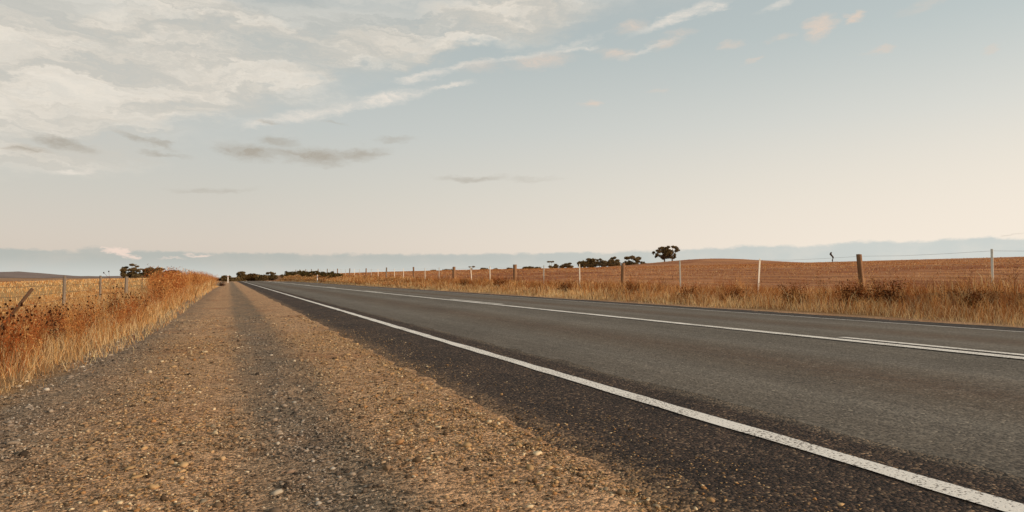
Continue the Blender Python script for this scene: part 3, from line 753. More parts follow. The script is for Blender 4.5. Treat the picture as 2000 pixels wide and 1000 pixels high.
def weed_mass(name, label, X, Y, H, tone, seed, wide=1.0):
    r_ = np.random.default_rng(seed); V, Q, col, off = [], [], [], 0
    z = terrain(X, Y) - 0.02
    for kk, (pv, pq) in enumerate(WP):
        s_ = np.arange(len(X)) % len(WP) == kk
        m = int(s_.sum())
        if not m: continue
        sc = np.stack([H[s_] * wide, H[s_] * wide, H[s_]], 1)
        v, f, c = stamp(pv, pq, np.stack([X, Y, z], 1)[s_], r_.random(m) * 6.28, sc, tone[s_])
        c = c * (0.75 + 0.5 * np.repeat(r_.random(len(c) // 4), 4)[:, None])
        V.append(v); Q.append(f + off); col.append(c); off += len(v)
    o = obj(name, mesh_from(name, np.concatenate(V), None, np.concatenate(Q), np.concatenate(col)), M_weed)
    return tag(o, label, 'weeds', kind='stuff')
r = np.random.default_rng(31)
# the tall rusty mass further along the left verge
X, Y = scatter(r, 1250, -5.2, -0.9, 13, 75, 1.6)
s_ = (X < edge_left(Y) - 0.40) & (X > -0.108 * depth(X, Y) + 0.15); X, Y = X[s_], Y[s_]
H = (0.78 + 0.34 * r.random(len(X))) * (0.55 + 0.45 * smooth(Y, 13, 24)) * (0.8 + 0.2 * smooth(X, -0.8, -2))
weed_mass('rust_weeds', 'tall mass of rust-brown weeds where the left verge meets the track', X, Y, H, tones(r, len(X), [0, 1.5, 4, 5, 1.5, 0.2]), 5)
# thin scatter nearer the camera
X, Y = scatter(r, 130, -4.5, -1.5, 3.5, 22, 1.3)
s_ = X < edge_left(Y) - 0.5; X, Y = X[s_], Y[s_]
weed_mass('brown_weeds', 'scattered brown weeds in the golden grass of the left verge', X, Y, 0.24 + 0.24 * r.random(len(X)), tones(r, len(X), [0, 0.5, 2, 3, 3, 1.5]), 6)
XA, YA = [], []
for (px_, z_, n_, sx_, sz_) in [(15, 6.2, 26, 0.55, 0.7), (60, 7.2, 14, 0.4, 0.6), (225, 8.8, 16, 0.35, 0.8), (262, 10.5, 14, 0.35, 1.0), (120, 8.0, 7, 0.5, 0.8), (-60, 6.0, 12, 0.5, 0.6)]:
    gx_, gy_ = ground_at(px_, z_)
    XA.append(gx_ + r.normal(0, sx_, n_)); YA.append(gy_ + r.normal(0, sz_, n_))
X, Y = np.concatenate(XA), np.concatenate(YA); s_ = X < edge_left(Y) - 0.3; X, Y = X[s_], Y[s_]
weed_mass('rust_weeds', 'rust-orange bushy weeds at the near left of the verge', X, Y, 0.30 + 0.26 * r.random(len(X)), tones(r, len(X), [0, 1.5, 4, 4, 2, 1]), 9)
X, Y = scatter(r, 900, 11.6, 15.0, 3, 110, 1.5, 0.5, 2.2, 75)
weed_mass('brown_weeds', 'brown and rust weeds along the right verge below the fence', X, Y, 0.34 + 0.30 * r.random(len(X)), tones(r, len(X), [0, 0.8, 2.5, 4, 3, 1.2]), 7)

# ------------------------------------------------------------------ single dark dry bushes on the right verge
BUSH = [(975, 12.3, 0.62, 'dark brown dry bush on the right verge, the largest and darkest beside the road'),
        (905, 12.3, 0.5, None), (1105, 12.2, 0.5, None), (1235, 12.2, 0.5, None), (1345, 12.1, 0.45, None), (1432, 12.2, 0.42, None),
        (1545, 12.4, 0.5, None), (1668, 12.5, 0.55, None), (1730, 12.7, 0.5, None), (1900, 12.5, 0.42, None)]
def dry_bush(x, y, H, label, seed, dark=0.6, group=None, name='dry_bush'):
    root = empty(name, (x, y, T(x, y) - 0.02))
    r_ = np.random.default_rng(seed)
    pv, pq = weed_proto(seed, stems=26, spread=0.95, seeds=12, sw=0.009, ss=0.028)
    pv = pv * np.array([H * 1.15, H * 1.15, H])
    tn = np.where(r_.random((len(pv) // 4, 1)) < dark, BROWN * 0.72, RUST * 0.8)
    stem_q = pq
    obj('stems', mesh_from('stems', pv, None, stem_q, np.repeat(tn, 4, 0)), M_weed, root)
    # leaf litter and last leaves low in the bush
    n = 500
    p = r_.normal(0, 1, (n, 3)) * np.array([0.30, 0.30, 0.22]) * H; p[:, 2] = np.abs(p[:, 2]) + 0.05
    a = r_.normal(0, 1, (n, 3)); a /= np.linalg.norm(a, axis=1)[:, None]; b_ = np.cross(a, r_.normal(0, 1, (n, 3))); b_ /= np.linalg.norm(b_, axis=1)[:, None]
    s_ = 0.024 * (0.6 + r_.random((n, 1)))
    V = np.stack([p - a * s_, p + b_ * s_ * 0.6, p + a * s_, p - b_ * s_ * 0.6], 1).reshape(-1, 3)
    tn = np.where(r_.random((n, 1)) < dark, DARK, BROWN)
    obj('leaves', mesh_from('leaves', V, None, np.arange(n * 4).reshape(-1, 4), np.repeat(tn, 4, 0)), M_weed, root)
    tag(root, label, 'bush', group)
    return root
ORDB = ['second', 'first', 'third', 'fourth', 'fifth', 'sixth', 'seventh', 'eighth', 'ninth', 'last']
for i, (px, lx, H, lab) in enumerate(BUSH):
    dxp = px - 447; z = lx * F / (math.cos(YAW) * dxp)
    y = (z - lx * math.sin(YAW)) / math.cos(YAW)
    dry_bush(lx, y, H, lab or 'dark brown dry bush in the right verge, %s from the far end of its row' % ORDB[i], 300 + i, 0.7, 'dark dry bushes along the right verge')
x, y = -0.55, 62.0
dry_bush(x, y, 0.42, 'small dark tuft at the left edge of the gravel near the white guide post', 330, 1.0)

# ------------------------------------------------------------------ tall dry weeds with dark seed heads on the left verge
def seed_weed(x, y, H, seed, label, group=None, stems=7, spread=0.35):
    root = empty('dry_seed_weed', (x, y, T(x, y) - 0.02))
    r_ = random.Random(seed)
    st = MB(); heads = []
    for s0 in range(stems):
        az = r_.random() * 6.28; sp_ = spread * H * (0.2 + r_.random()); L = H * (0.7 + 0.3 * r_.random())
        pts = [Vector((math.cos(az) * sp_ * f ** 1.5, math.sin(az) * sp_ * f ** 1.5, L * f)) for f in (0, 0.4, 0.75, 1.0)]
        st.tube(pts, [0.004, 0.003, 0.0022, 0.0015], 3, False); heads.append(pts[-1])
        for q in range(r_.randint(1, 3)):
            f = 0.45 + 0.5 * r_.random(); i = 1 if f < 0.75 else 2
            a = pts[i].lerp(pts[i + 1], (f - (0.4, 0.75)[i - 1]) / (0.35, 0.25)[i - 1])
            d = Vector((r_.gauss(0, 1), r_.gauss(0, 1), 0.9 + r_.random())).normalized()
            e_ = a + d * (0.10 + 0.16 * r_.random()) * H
            st.tube([a, (a + e_) / 2 + Vector((0, 0, -0.01)), e_], [0.0028, 0.0022, 0.0016], 3, False); heads.append(e_)
    nv = sum(len(v) for v in st.v)
    obj('stems', st.mesh('stems', col=np.tile(RUST * 0.8, (nv, 1))), M_weed, root)
    hp = np.array([tuple(h) for h in heads]); nr = np.random.default_rng(seed)
    pv = IV * (0.8 + 0.5 * nr.random((12, 1)))
    V, Fc, col = stamp(pv, IF, hp, nr.random(len(hp)) * 6.28, np.stack([0.007 + 0.004 * nr.random(len(hp))] * 2 + [0.009 + 0.004 * nr.random(len(hp))], 1), np.tile(DARK * 0.75, (len(hp), 1)))
    tag(obj('seed_heads', mesh_from('seed_heads', V, Fc, None, col), M_weed, root), kind='stuff')
    tag(root, label, 'weed', group)
GRP = 'dry weeds with dark seed heads on the left verge'
SH = 'dry weed with dark round seed heads left of the track, %s from the left'
ORD = ['second', 'fourth', 'fifth', 'leftmost', 'seventh', 'third', 'eighth', 'ninth', 'eleventh', 'twelfth', 'thirteenth', 'fourteenth', 'fifteenth', 'sixteenth', 'last', 'tenth', 'sixth']
for i, (px, z, H, lab) in enumerate([
        (6, 5.6, 0.66, None), (30, 6.4, 0.68, None), (48, 5.8, 0.58, None), (-30, 6.0, 0.7, None), (62, 7.2, 0.60, None), (22, 8.0, 0.62, None), (85, 7.6, 0.55, None),
        (110, 8.4, 0.52, None), (140, 9.0, 0.55, None), (165, 8.6, 0.50, None), (178, 10.5, 0.62, None), (190, 9.6, 0.55, None), (238, 11.0, 0.60, None), (258, 12.0, 0.58, None),
        (275, 10.8, 0.5, None), (120, 10.5, 0.6, None), (60, 9.5, 0.62, None)]):
    x, y = ground_at(px, z)
    seed_weed(x, y, H * 0.92, 400 + i, SH % ORD[i], GRP, 5, 0.55)
x, y = ground_at(222, 9.0)
seed_weed(x, y, 0.86, 440, 'tallest dry seed weed, its dark heads against the sky left of the tree clump', None, 4, 0.22)

# ------------------------------------------------------------------ posts and fences
def wood_post(H, w0, seed, square=True):
    r_ = random.Random(seed); mb = MB()
    n = 4 if square else 9
    V = []; rows = 6
    for i in range(rows):
        f = i / (rows - 1)
        for j in range(n):
            th = 2 * math.pi * (j + (0.5 if square else 0)) / n
            rr = w0 * (0.70 if square else 0.5) * (1 - 0.06 * f) * (1 + r_.uniform(-0.05, 0.05))
            V.append((rr * math.cos(th), rr * math.sin(th), H * f - 0.25 * (1 - f) + (r_.uniform(-0.02, 0.02) if i == rows - 1 else 0)))
    Q = [(i * n + j, i * n + (j + 1) % n, (i + 1) * n + (j + 1) % n, (i + 1) * n + j) for i in range(rows - 1) for j in range(n)]
    V.append((0, 0, H + 0.005)); c = len(V) - 1
    Tt = [(c, (rows - 1) * n + j, (rows - 1) * n + (j + 1) % n) for j in range(n)]
    mb.add(V, Q, Tt)
    return mb.mesh('wooden_post')
def star_post(H):
    """a steel star picket: three fins"""
    mb = MB()
    for kq in range(3):
        a = math.radians(90 + 120 * kq); d = Vector((math.cos(a), math.sin(a), 0)); nn = Vector((-d.y, d.x, 0)); L = 0.026; th = 0.004
        V = []
        for z in (-0.3, H):
            for (u, s_) in ((0.0, -1), (L, -1), (L, 1), (0.0, 1)):
                V.append(tuple(d * u + nn * th * s_ + Vector((0, 0, z))))
        mb.add(V, [(0, 1, 5, 4), (1, 2, 6, 5), (2, 3, 7, 6), (4, 5, 6, 7)])
    return mb.mesh('steel_post')
STAR = star_post(1.10); STAR.materials.append(M_steel)
STARD = star_post(1.18); STARD.materials.append(M_darksteel)
def put(name, me, parent, loc, tilt=(0, 0), rz=0.0):
    o = bpy.data.objects.new(name, me); C.objects.link(o); o.parent = parent
    o.location = loc; o.rotation_euler = (tilt[0], tilt[1], rz)
    return o
def fence(label, xf, posts, heights, wire_r, sag, material=M_wire):
    """posts: (y, kind, tilt)"""
    root = empty('wire_fence', (xf, posts[0][0], T(xf, posts[0][0])))
    rl = Vector(root.location); tops = []
    rr = random.Random(int(abs(xf) * 10))
    for (y, kind, tilt, dz) in posts:
        x = xf + rr.uniform(-0.04, 0.04); z = T(x, y) + dz
        tops.append((x, y, z, kind))
        loc = Vector((x, y, z)) - rl
        if kind == 's': put('steel_post', STAR, root, loc, tilt, rr.uniform(0, 2))
        elif kind == 'd': put('steel_post', STARD, root, loc, tilt, rr.uniform(0, 2))
        else:
            me = wood_post(kind[1], kind[2], int(y * 10) + 3, kind[3]); me.materials.append(kind[4])
            put('wooden_post', me, root, loc, tilt, rr.uniform(-0.25, 0.25))
    for h in heights:
        mb = MB(); pts = []
        for i in range(len(tops) - 1):
            a = Vector(tops[i][:3]); b_ = Vector(tops[i + 1][:3])
            for f in (0, 0.33, 0.66):
                p = a.lerp(b_, f); p.z += h - sag * (4 * f * (1 - f)) + (rr.uniform(-0.01, 0.01) if f else 0); pts.append(p - rl)
        pts.append(Vector(tops[-1][:3]) + Vector((0, 0, h)) - rl)
        mb.tube(pts, wire_r, 4, False)
        obj('wire', mb.mesh('wire', True), material, root)
    tag(root, label, 'fence')
    return root
def W_(h, w0, sq=True, mat=None): return ('w', h, w0, sq, mat or M_wood)
posts = []
y0 = 12.3; step = 11.09
for kk in range(-1, 15):
    y = y0 + step * kk
    if kk == 0: posts.append((y, W_(1.12, 0.098), (0.02, -0.16), 0.0))
    elif kk == 1: posts.append((y, W_(1.04, 0.12), (0.0, 0.03), 0.0))
    elif kk in (2, 3): posts.append((y, W_(1.16, 0.17), (0.0, random.uniform(-0.04, 0.04)), 0.0))
    else: posts.append((y, W_(1.20, 0.145, False, M_greywood if kk % 2 else M_wood), (random.uniform(-0.03, 0.03), random.uniform(-0.04, 0.04)), 0.0))
    for q in (1, 2):
        lean = (random.uniform(-0.03, 0.03), -0.05 + random.uniform(-0.03, 0.03))
        posts.append((9.15 if (kk, q) == (-1, 2) else y + step * q / 3 + random.uniform(-0.2, 0.2), 's', lean, 0.0))
fence('long post and wire fence in front of the rising red-brown field on the right', FENCE_R, posts, (1.06, 0.82, 0.58, 0.36), 0.0022, 0.03)
posts = [(12.0, 'd', (0, 0), 0), (19.2, W_(1.12, 0.10, False, M_greywood), (0, 0), 0), (26.4, W_(1.16, 0.10, False, M_greywood), (0.0, 0.01), 0.0), (33.5, W_(1.16, 0.09, False, M_greywood), (0, 0.0), 0),
         (41.0, W_(1.16, 0.18, False, M_greywood), (0, 0.02), 0.0), (48.6, 'd', (0, 0.03), 0.0), (55.4, 'd', (0, 0), 0.05), (64, 'd', (0, 0), 0), (72, 'd', (0, 0), 0), (82, 'd', (0, 0), 0), (93, 'd', (0, 0.01), 0.1), (104, 'd', (0, 0), 0)]
fence('wire fence with grey wooden posts along the tan paddock on the left', FENCE_L, posts, (1.10, 0.86, 0.62, 0.38), 0.005, 0.02, M_darksteel)

# the broken stake leaning in the weeds
x, y = ground_at(-60, 6.6)
st = wood_post(1.0, 0.032, 9, False); st.materials.append(M_darkwood)
stake = put('wooden_stake', st, None, (x, y, height_at(562, 6.6) - 0.80), (0.0, 0.66), -0.39)
tag(stake, 'short brown wooden stake leaning to the right among the seed weeds', 'stake')

# ------------------------------------------------------------------ guide posts
def guide_post(x, y, label, H=1.0, face=0.0):
    root = empty('guide_post', (x, y, T(x, y)), face)
    mb = MB(); hw = 0.055; th = 0.018; V = []
    for z in (-0.2, H - 0.03, H):
        f = 0.8 if z == H else 1.0
        for (sx, sy) in ((-1, -1), (1, -1), (1, 1), (-1, 1)): V.append((hw * f * sx, th * sy, z))
    Q = [(i * 4 + j, i * 4 + (j + 1) % 4, i * 4 + 4 + (j + 1) % 4, i * 4 + 4 + j) for i in range(2) for j in range(4)] + [(8, 9, 10, 11)]
    mb.add(V, Q)
    obj('post', mb.mesh('post'), M_guide, root)
    rf = MB(); rf.add([(-0.035, -th - 0.004, H - 0.22), (0.035, -th - 0.004, H - 0.22), (0.035, -th - 0.004, H - 0.09), (-0.035, -th - 0.004, H - 0.09),
                       (-0.035, -th + 0.002, H - 0.22), (0.035, -th + 0.002, H - 0.22), (0.035, -th + 0.002, H - 0.09), (-0.035, -th + 0.002, H - 0.09)],
                      [(0, 1, 2, 3), (0, 4, 5, 1), (1, 5, 6, 2), (2, 6, 7, 3), (3, 7, 4, 0)])
    obj('reflector', rf.mesh('reflector'), M_guide if False else M_red, root)
    tag(root, label, 'guide post', 'white guide posts beside the road')
guide_post(-0.10, 100.0, 'white guide post on the left edge of the gravel at the crest')
guide_post(10.85, 93.5, 'white guide post on the right verge in front of the dark shrubs', 1.02)
guide_post(4.0, 180.0, 'far white guide post at the road bend in front of the dark trees', 1.0)

# ------------------------------------------------------------------ the curled dead stalk on the skyline
def twisted_sapling():
    zc = 134.0
    x, y = ground_at(1625, zc)
    base = T(x, y)
    root = empty('twisted_dead_sapling', (x, y, base))
    k2 = zc / F; y0 = 542 - (base - EYE) * F / zc          # the ridge line there
    R = Vector((math.cos(YAW), -math.sin(YAW), 0))
    def p(px, up_, dd=0.0): return R * ((px - 1625) * k2) + Vector((0, 0, up_ * k2)) + Vector((0.383, 0.924, 0)) * dd
    s_ = MB(); s_.tube([p(1626.5, -2), p(1626.5, 2), p(1625.8, 4), p(1626.8, 6.5), p(1628, 9, 0.1)], [0.07, 0.07, 0.15, 0.07, 0.15], 6)
    obj('trunk', s_.mesh('trunk', True), M_darkplant, root)
    l = MB(); l.tube([p(1628, 8.4, 0.1), p(1626.6, 11), p(1623.6, 13.5, -0.1), p(1622.4, 16), p(1623.4, 18.5), p(1625, 20)], [0.16, 0.15, 0.17, 0.22, 0.15, 0.04], 7)
    obj('bent_top', l.mesh('bent_top', True), M_darkplant, root)
    tag(root, 'thin dark twisted dead sapling on the field skyline left of the leaning wooden post', 'sapling')
M_darkplant = mat_simple('dead_plant', srgb(58, 44, 34), srgb(76, 58, 44), 30, 0.9)
twisted_sapling()

# ------------------------------------------------------------------ trees
def leaf_cloud(r_, clumps, per, size, tone_a, tone_b):
    V = []; col = []
    for (c, rad) in clumps:
        n = max(70, int(per * rad[0] * (rad[2] + 0.3 * rad[0])))
        d = r_.normal(0, 1, (n, 3)); d /= np.linalg.norm(d, axis=1)[:, None]
        rr = r_.random((n, 1)) ** 0.45
        lump = 0.75 + 0.5 * vnoise(d[:, 0] * 2.3 + 9 + c[0], d[:, 2] * 2.3 + d[:, 1] * 2 + c[1], 3)[:, None]
        p = np.asarray(c) + d * rr * lump * np.asarray(rad)
        a = r_.normal(0, 1, (n, 3)); a /= np.linalg.norm(a, axis=1)[:, None]
        b_ = np.cross(a, r_.normal(0, 1, (n, 3))); b_ /= np.linalg.norm(b_, axis=1)[:, None]
        s_ = size * (0.5 + r_.random((n, 1)))
        V.append(np.stack([p - a * s_, p + b_ * s_ * 0.55, p + a * s_, p - b_ * s_ * 0.55], 1).reshape(-1, 3))
        f = r_.random((n, 1)) * 0.75 + 0.25 * r_.random()
        col.append(np.repeat(np.asarray(tone_a) * (1 - f) + np.asarray(tone_b) * f, 4, 0))
    V = np.concatenate(V); col = np.concatenate(col)
    return mesh_from('crown', V, None, np.arange(len(V)).reshape(-1, 4), col)
LEAF_A, LEAF_B = srgb(82, 68, 46), srgb(154, 128, 86)
def tree(name, label, px, z, clumps, group=None, trunks=None, per=26, leaf=None, ta=LEAF_A, tb=LEAF_B, cat='tree', flat=1.0):
    """clumps: (px, py, half width px, half height px) as the tree stands z metres away; its depth equals its width"""
    x, y = ground_at(px, z); zb = T(x, y)
    root = empty(name, (x, y, zb))
    r_ = np.random.default_rng(int(px * 7 + z)); kx = z / F
    R = np.array([math.cos(YAW), -math.sin(YAW), 0]); Fw = np.array([math.sin(YAW), math.cos(YAW), 0])
    W2 = max(abs(c[0] - px) for c in clumps) * kx + 0.1
    cl = []
    for (cx, cy, rx, rz) in clumps:
        off = (cx - px) * kx
        dep = r_.uniform(-1, 1) * math.sqrt(max(W2 * W2 - off * off, 0)) * 0.45 * flat
        c = R * off + Fw * dep + np.array([0, 0, max(height_at(cy, z + dep) - zb, 0.15)])
        cl.append((c, (rx * kx * 1.35, max(rx * kx * 1.2, 0.5), rz * kx * 1.3)))
    ls = leaf or 0.00095 * z
    obj('crown', leaf_cloud(r_, cl, per * 0.55 / (ls * ls), ls, ta, tb), M_leaf, root)
    H = max(c[0][2] for c in cl)
    mb = MB()
    bases = trunks or [px]
    for bi, bx in enumerate(bases):
        o0 = R * ((bx - px) * kx)
        tr = H * 0.035 + 0.04
        fork = Vector(o0) + Vector((0, 0, H * 0.32)) + Vector(R) * r_.uniform(-0.3, 0.3)
        mb.tube([Vector(o0) + Vector((0, 0, -0.3)), Vector(o0) + Vector((0, 0, H * 0.15)), fork], [tr * 1.25, tr, tr * 0.8], 7, False)
        for j, (c, rad) in enumerate(cl):
            if j % len(bases) != bi: continue
            e_ = Vector(c); mid = fork.lerp(e_, 0.5) + Vector((0, 0, -0.06 * H))
            mb.tube([fork, mid, e_], [tr * 0.55, tr * 0.36, tr * 0.14], 5, False)
    obj('trunk', mb.mesh('trunk', True), M_bark, root)
    tag(root, label, cat, group)
    return root
# the lone spreading tree on the brow of the right-hand field
def T7(l): return [(1250 + a / 13.33, 470 + b_ / 13.33, c, d) for (a, b_, c, d) in l]
tree('gum_tree', 'lone spreading dark tree on the brow of the red-brown field', 1300, 286,
     T7([(375, 315, 2.6, 2.2), (440, 262, 3.2, 1.9), (520, 205, 3.6, 1.8), (600, 190, 3.4, 1.8), (680, 200, 3.2, 2), (430, 360, 3, 1.8), (480, 300, 3.4, 1.6), (570, 285, 3.4, 1.9),
         (750, 172, 3.0, 2), (830, 160, 2.8, 1.6), (920, 170, 3.2, 2), (975, 205, 2.8, 2.6), (1020, 248, 1.9, 1.3), (960, 265, 3, 2.4), (640, 265, 4, 3.5), (710, 260, 4, 3.5),
         (680, 330, 4.5, 3.6), (770, 310, 4.5, 3.6), (840, 300, 3.6, 3), (640, 380, 3.2, 3), (720, 390, 3.6, 2.8), (800, 370, 3.4, 3), (880, 375, 2.4, 2.6), (425, 415, 1.6, 2), (620, 455, 2.6, 2),
         (815, 425, 2, 2), (885, 425, 2.0, 2.2), (540, 400, 2.4, 1.4), (700, 435, 3.0, 2.4), (590, 425, 2.6, 2.2), (850, 455, 1.8, 1.8), (440, 395, 2.0, 2.2), (780, 440, 2.2, 2.2), (640, 470, 2.6, 1.6)]), trunks=[1298, 1313], per=30)
RG = 'trees along the ridge of the right-hand field'
tree('gum_tree', 'flat-topped tree at the right end of the ridge clump, left of the lone tree', 1236, 352,
     [(1226, 504, 5, 2.6), (1234, 503, 5, 3), (1242, 507, 5, 2.6), (1248, 505, 4, 3), (1245, 511, 4, 1.8), (1230, 514, 6, 4), (1222, 515, 5, 4), (1238, 516, 7, 3)], RG)
tree('gum_tree', 'tall rounded tree with a wispy arched top at the left of the ridge clump', 1154, 372,
     [(1150, 507, 5, 2), (1158, 508, 4, 2.4), (1153, 512, 6, 4), (1162, 515, 6, 4), (1146, 513, 4, 3), (1155, 519, 8, 4)], RG)
tree('gum_tree', 'low rounded tree leaning out at the left edge of the ridge clump', 1136, 380,
     [(1132, 514, 4.5, 3), (1138, 513, 4.5, 3), (1142, 518, 5, 4), (1134, 519, 5, 3)], RG)
tree('gum_tree', 'pale sparse tree behind the steel post in the ridge clump', 1171, 384,
     [(1167, 508, 3, 1.6), (1172, 507, 3, 1.8), (1178, 511, 4, 2), (1172, 515, 7, 4), (1180, 518, 6, 4)], RG, ta=srgb(92, 80, 60), tb=srgb(138, 120, 90))
tree('gum_tree', 'tree with a high knotted top in the middle of the ridge clump', 1197, 368,
     [(1196, 505, 3, 2), (1200, 504, 3, 2), (1194, 510, 5, 3), (1206, 509, 3.4, 2), (1190, 514, 7, 4), (1204, 515, 7, 4), (1198, 519, 9, 3)], RG)
tree('gum_tree', 'small umbrella tree on a bare thin trunk far along the right field', 1075, 440,
     [(1072, 511.5, 3.4, 0.9), (1078, 511.5, 3.4, 0.9), (1075, 521, 3, 2)], RG)
tree('gum_tree', 'low tree with a small crown right of the thin umbrella tree', 1086, 430, [(1085, 517, 2.6, 1.3), (1086, 521, 5, 2.4), (1080, 523, 5, 2)], RG)
tree('gum_tree', 'dark low tree leaning right behind the pair of steel and wooden posts', 1108, 420, [(1103, 518, 4, 2.6), (1113, 515, 3.4, 1.4), (1108, 518, 5, 3), (1098, 521, 5, 2.6), (1112, 521, 7, 2)], RG)
tree('low_shrub', 'small grey-green shrub on the skyline right of the ridge clump', 1256, 300, [(1254, 514, 2.6, 2.4), (1258, 514, 2.2, 2), (1263, 516, 4, 1.2)], RG, cat='shrub')
for (px, z, cl, lab) in [(1031, 450, [(1028, 524, 7, 2.4), (1036, 523.5, 6, 2.2)], 'low dark shrub on the skyline beside the thick wooden post'),
                         (1052, 455, [(1050, 524, 6, 1.8)], 'small low shrub on the skyline right of the thick wooden post'),
                         (996, 460, [(994, 525, 4, 1.6), (999, 525.5, 3, 1.5)], 'small dark shrub on the skyline behind a steel post'),
                         (946, 470, [(944, 526, 5, 2), (951, 526, 3, 1.4)], 'rounded dark shrub on the skyline behind the steel post'),
                         (970, 470, [(968, 526, 4, 1.4)], 'tiny shrub on the far skyline between two steel posts'),
                         (876, 480, [(872, 528, 6, 1.6), (880, 528, 5, 1.4)], 'flat dark shrub on the skyline of the right field by a thin post'),
                         (848, 490, [(846, 529, 5, 1.5)], 'faint low shrub at the far left of the field skyline')]:
    tree('low_shrub', lab, px, z, cl, RG, cat='shrub', per=30)
tree('gum_tree', 'wispy flat tree in the distance right of a thick wooden post', 921, 470, [(918, 521.5, 2.2, 0.8), (925, 521, 2.6, 0.8), (920, 526, 2, 1.4)], RG)
LG = 'clump of trees behind the left paddock'
def T1(l): return [(220 + a / 12.5, 505 + b_ / 12.5, c, d) for (a, b_, c, d) in l]
tree('gum_tree', 'tall ragged tree with open branches at the left end of the paddock clump', 256, 300,
     T1([(260, 235, 4, 2), (300, 215, 3, 1.4), (240, 290, 2.6, 3), (320, 280, 5, 2.4), (400, 280, 5, 2), (470, 275, 5, 2.4), (560, 280, 5, 2.6), (500, 155, 4.4, 1.7), (570, 195, 3.4, 1.2),
         (560, 240, 3, 1.6), (620, 305, 4, 2), (280, 350, 4, 2), (380, 355, 5, 1.8), (480, 350, 4, 2), (300, 400, 4, 2), (540, 375, 5, 2), (690, 262, 3.2, 1), (650, 270, 1.6, 1), (380, 420, 4, 3), (700, 375, 4, 2), (400, 465, 8, 2.4)]), LG, per=30)
tree('gum_tree', 'dense rounded dark tree in the middle of the paddock clump', 291, 296,
     T1([(790, 290, 3.6, 3), (870, 265, 4.4, 3), (930, 260, 4, 2.6), (880, 330, 7, 5), (960, 330, 6, 5), (840, 410, 7, 5), (930, 420, 8, 5), (1020, 390, 6, 5), (700, 440, 10, 3.6), (620, 430, 8, 3.6)]), LG, per=34)
tree('gum_tree', 'tree with an arched umbrella top at the right of the paddock clump', 312, 305,
     T1([(1030, 265, 3, 1.2), (1090, 243, 3.4, 1.1), (1160, 238, 4, 1.1), (1230, 262, 3.2, 1.1), (1120, 300, 5, 2.6), (1090, 340, 6, 4), (1070, 420, 6, 4), (1150, 380, 4, 3)]), LG, per=32)
tree('gum_tree', 'brownish low tree half hidden behind the rusty weeds', 333, 310, T1([(1330, 325, 4, 2), (1390, 312, 4, 1.6), (1450, 340, 3.6, 2), (1260, 370, 6, 3), (1380, 400, 6, 3)]), LG, ta=srgb(90, 64, 44), tb=srgb(132, 98, 64))
tree('gum_tree', 'small round dark treetop showing above the rusty weeds', 344, 312, T1([(1520, 318, 2.4, 1.8), (1570, 322, 2.6, 1.8), (1540, 325, 3, 1.8), (1650, 362, 4, 1.4)]), LG)
CG = 'trees beyond the crest of the road'
def T3(l): return [(420 + a / 14.286, 520 + b_ / 14.286, c, d) for (a, b_, c, d) in l]
tree('gum_tree', 'dark tree directly behind the left white guide post', 443, 260, T3([(210, 320, 3, 2), (260, 290, 3.4, 2), (310, 310, 4, 3), (390, 320, 3.4, 3), (420, 350, 3, 3), (330, 380, 8, 4)]), CG)
tree('gum_tree', 'tree with a slanting flat crown standing above the end of the road', 472, 300,
     T3([(640, 215, 2.4, 2), (700, 190, 3.4, 1.2), (750, 168, 4, 1.1), (810, 180, 2.2, 1.6), (780, 205, 2.6, 1.2), (730, 270, 5, 2.4), (700, 300, 5, 4), (790, 270, 5, 3), (820, 320, 7, 5), (720, 380, 7, 4)]), CG, per=32)
tree('gum_tree', 'broad dark olive tree right of the slanting tree at the road end', 492, 290,
     T3([(960, 255, 4, 2.4), (1030, 260, 6, 3), (1110, 262, 5, 2.6), (1170, 275, 4, 3), (940, 300, 5, 4), (1030, 330, 9, 5), (1130, 330, 8, 5)]), CG, per=32, ta=srgb(76, 58, 36), tb=srgb(126, 96, 56))
tree('gum_tree', 'lower dark tree between the broad tree and the wispy umbrella tree', 513, 285, T3([(1290, 290, 5, 2.6), (1350, 285, 5, 2.6), (1330, 340, 8, 5), (1240, 330, 6, 5)]), CG, per=32)
tree('gum_tree', 'wispy umbrella tree with two thin flat layers of leaves at the road end', 526, 290,
     T3([(1460, 212, 2.6, 0.8), (1510, 185, 3, 0.9), (1570, 178, 3, 0.9), (1600, 212, 3, 1.3), (1650, 205, 2.6, 1.3), (1480, 300, 5, 3), (1560, 320, 6, 4), (1660, 300, 6, 3.4)]), CG, per=32)
tree('low_shrub', 'low dark scrub left of the slanting tree at the road end', 458, 280, T3([(480, 380, 5, 2), (540, 370, 5, 2.4), (600, 350, 4, 2.4), (640, 350, 4, 2.4), (560, 400, 8, 2)]), CG, cat='shrub')

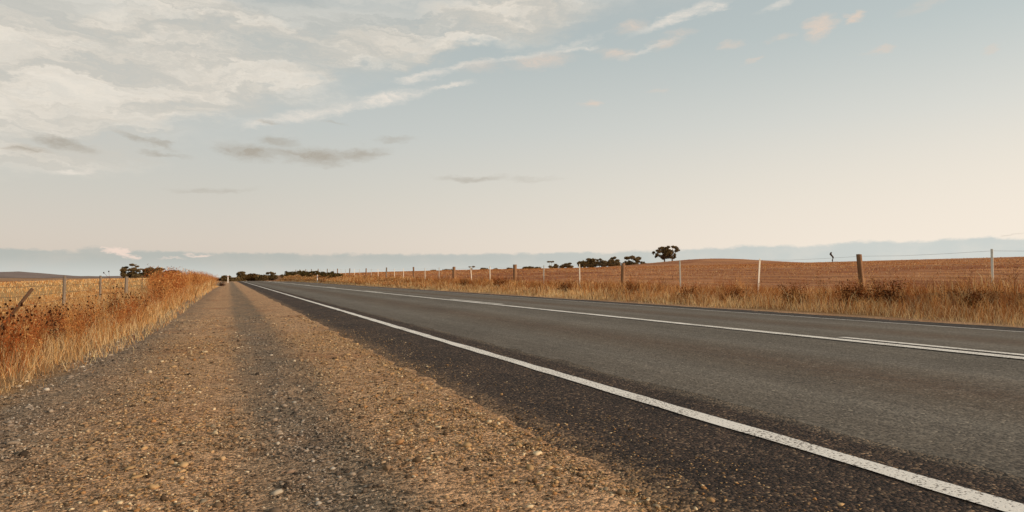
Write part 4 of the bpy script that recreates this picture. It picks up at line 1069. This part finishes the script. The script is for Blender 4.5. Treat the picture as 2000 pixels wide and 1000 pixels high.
# dark shrubs on the bank in front of the fence
SG = 'dark green shrubs on the right bank'
def shrub(px, X, W0, H0, seed, label):
    z = X * F / (math.cos(YAW) * (px - 447)); y = (z - X * math.sin(YAW)) / math.cos(YAW); x = X
    root = empty('roadside_shrub', (x, y, T(x, y)))
    r_ = np.random.default_rng(seed)
    cl = []
    for q in range(9):
        cl.append((np.array([r_.uniform(-0.4, 0.4) * W0, r_.uniform(-0.5, 0.5) * W0, r_.uniform(0.25, 0.8) * H0]), (W0 * r_.uniform(0.18, 0.3), W0 * r_.uniform(0.2, 0.34), H0 * r_.uniform(0.15, 0.26))))
    for q in range(5): cl.append((np.array([r_.uniform(-0.4, 0.4) * W0, r_.uniform(-0.5, 0.5) * W0, H0 * r_.uniform(0.8, 1.02)]), (0.13 * W0, 0.13 * W0, 0.10 * H0)))
    obj('crown', leaf_cloud(r_, cl, 620, 0.075, srgb(70, 60, 36), srgb(120, 100, 58)), M_leaf, root)
    mb = MB()
    for q in range(6):
        c = Vector(cl[q][0]); mb.tube([Vector((c.x * 0.1, c.y * 0.1, -0.1)), c * 0.5, c], [0.035, 0.026, 0.012], 5, False)
    obj('stems', mb.mesh('stems', True), M_bark, root)
    tag(root, label, 'shrub', SG)
SHR = [(548, 12.8, 1.9, 1.0), (556, 13.0, 2.2, 1.25), (566, 12.9, 2.2, 1.2), (576, 12.8, 2.3, 1.2), (586, 12.9, 2.0, 1.15), (597, 12.7, 2.1, 1.1), (607, 12.7, 1.8, 1.05), (616, 12.9, 2.0, 1.1), (628, 12.6, 1.8, 1.0), (640, 12.8, 1.7, 0.95), (652, 12.7, 1.5, 0.8), (662, 13.0, 1.3, 0.7)]
for i, (px, X, W0, H0) in enumerate(SHR):
    lab = 'dark green shrub on the right bank by the fence, %s from the far end' % ['first', 'second', 'third', 'fourth', 'fifth', 'sixth', 'seventh', 'eighth', 'ninth', 'tenth', 'eleventh', 'last'][i]
    if i == 11: lab = 'smallest dark shrub at the near end of the row on the right bank'
    if i == 7: lab = 'dark shrub directly behind the right white guide post'
    shrub(px, X, W0, H0, 700 + i, lab)
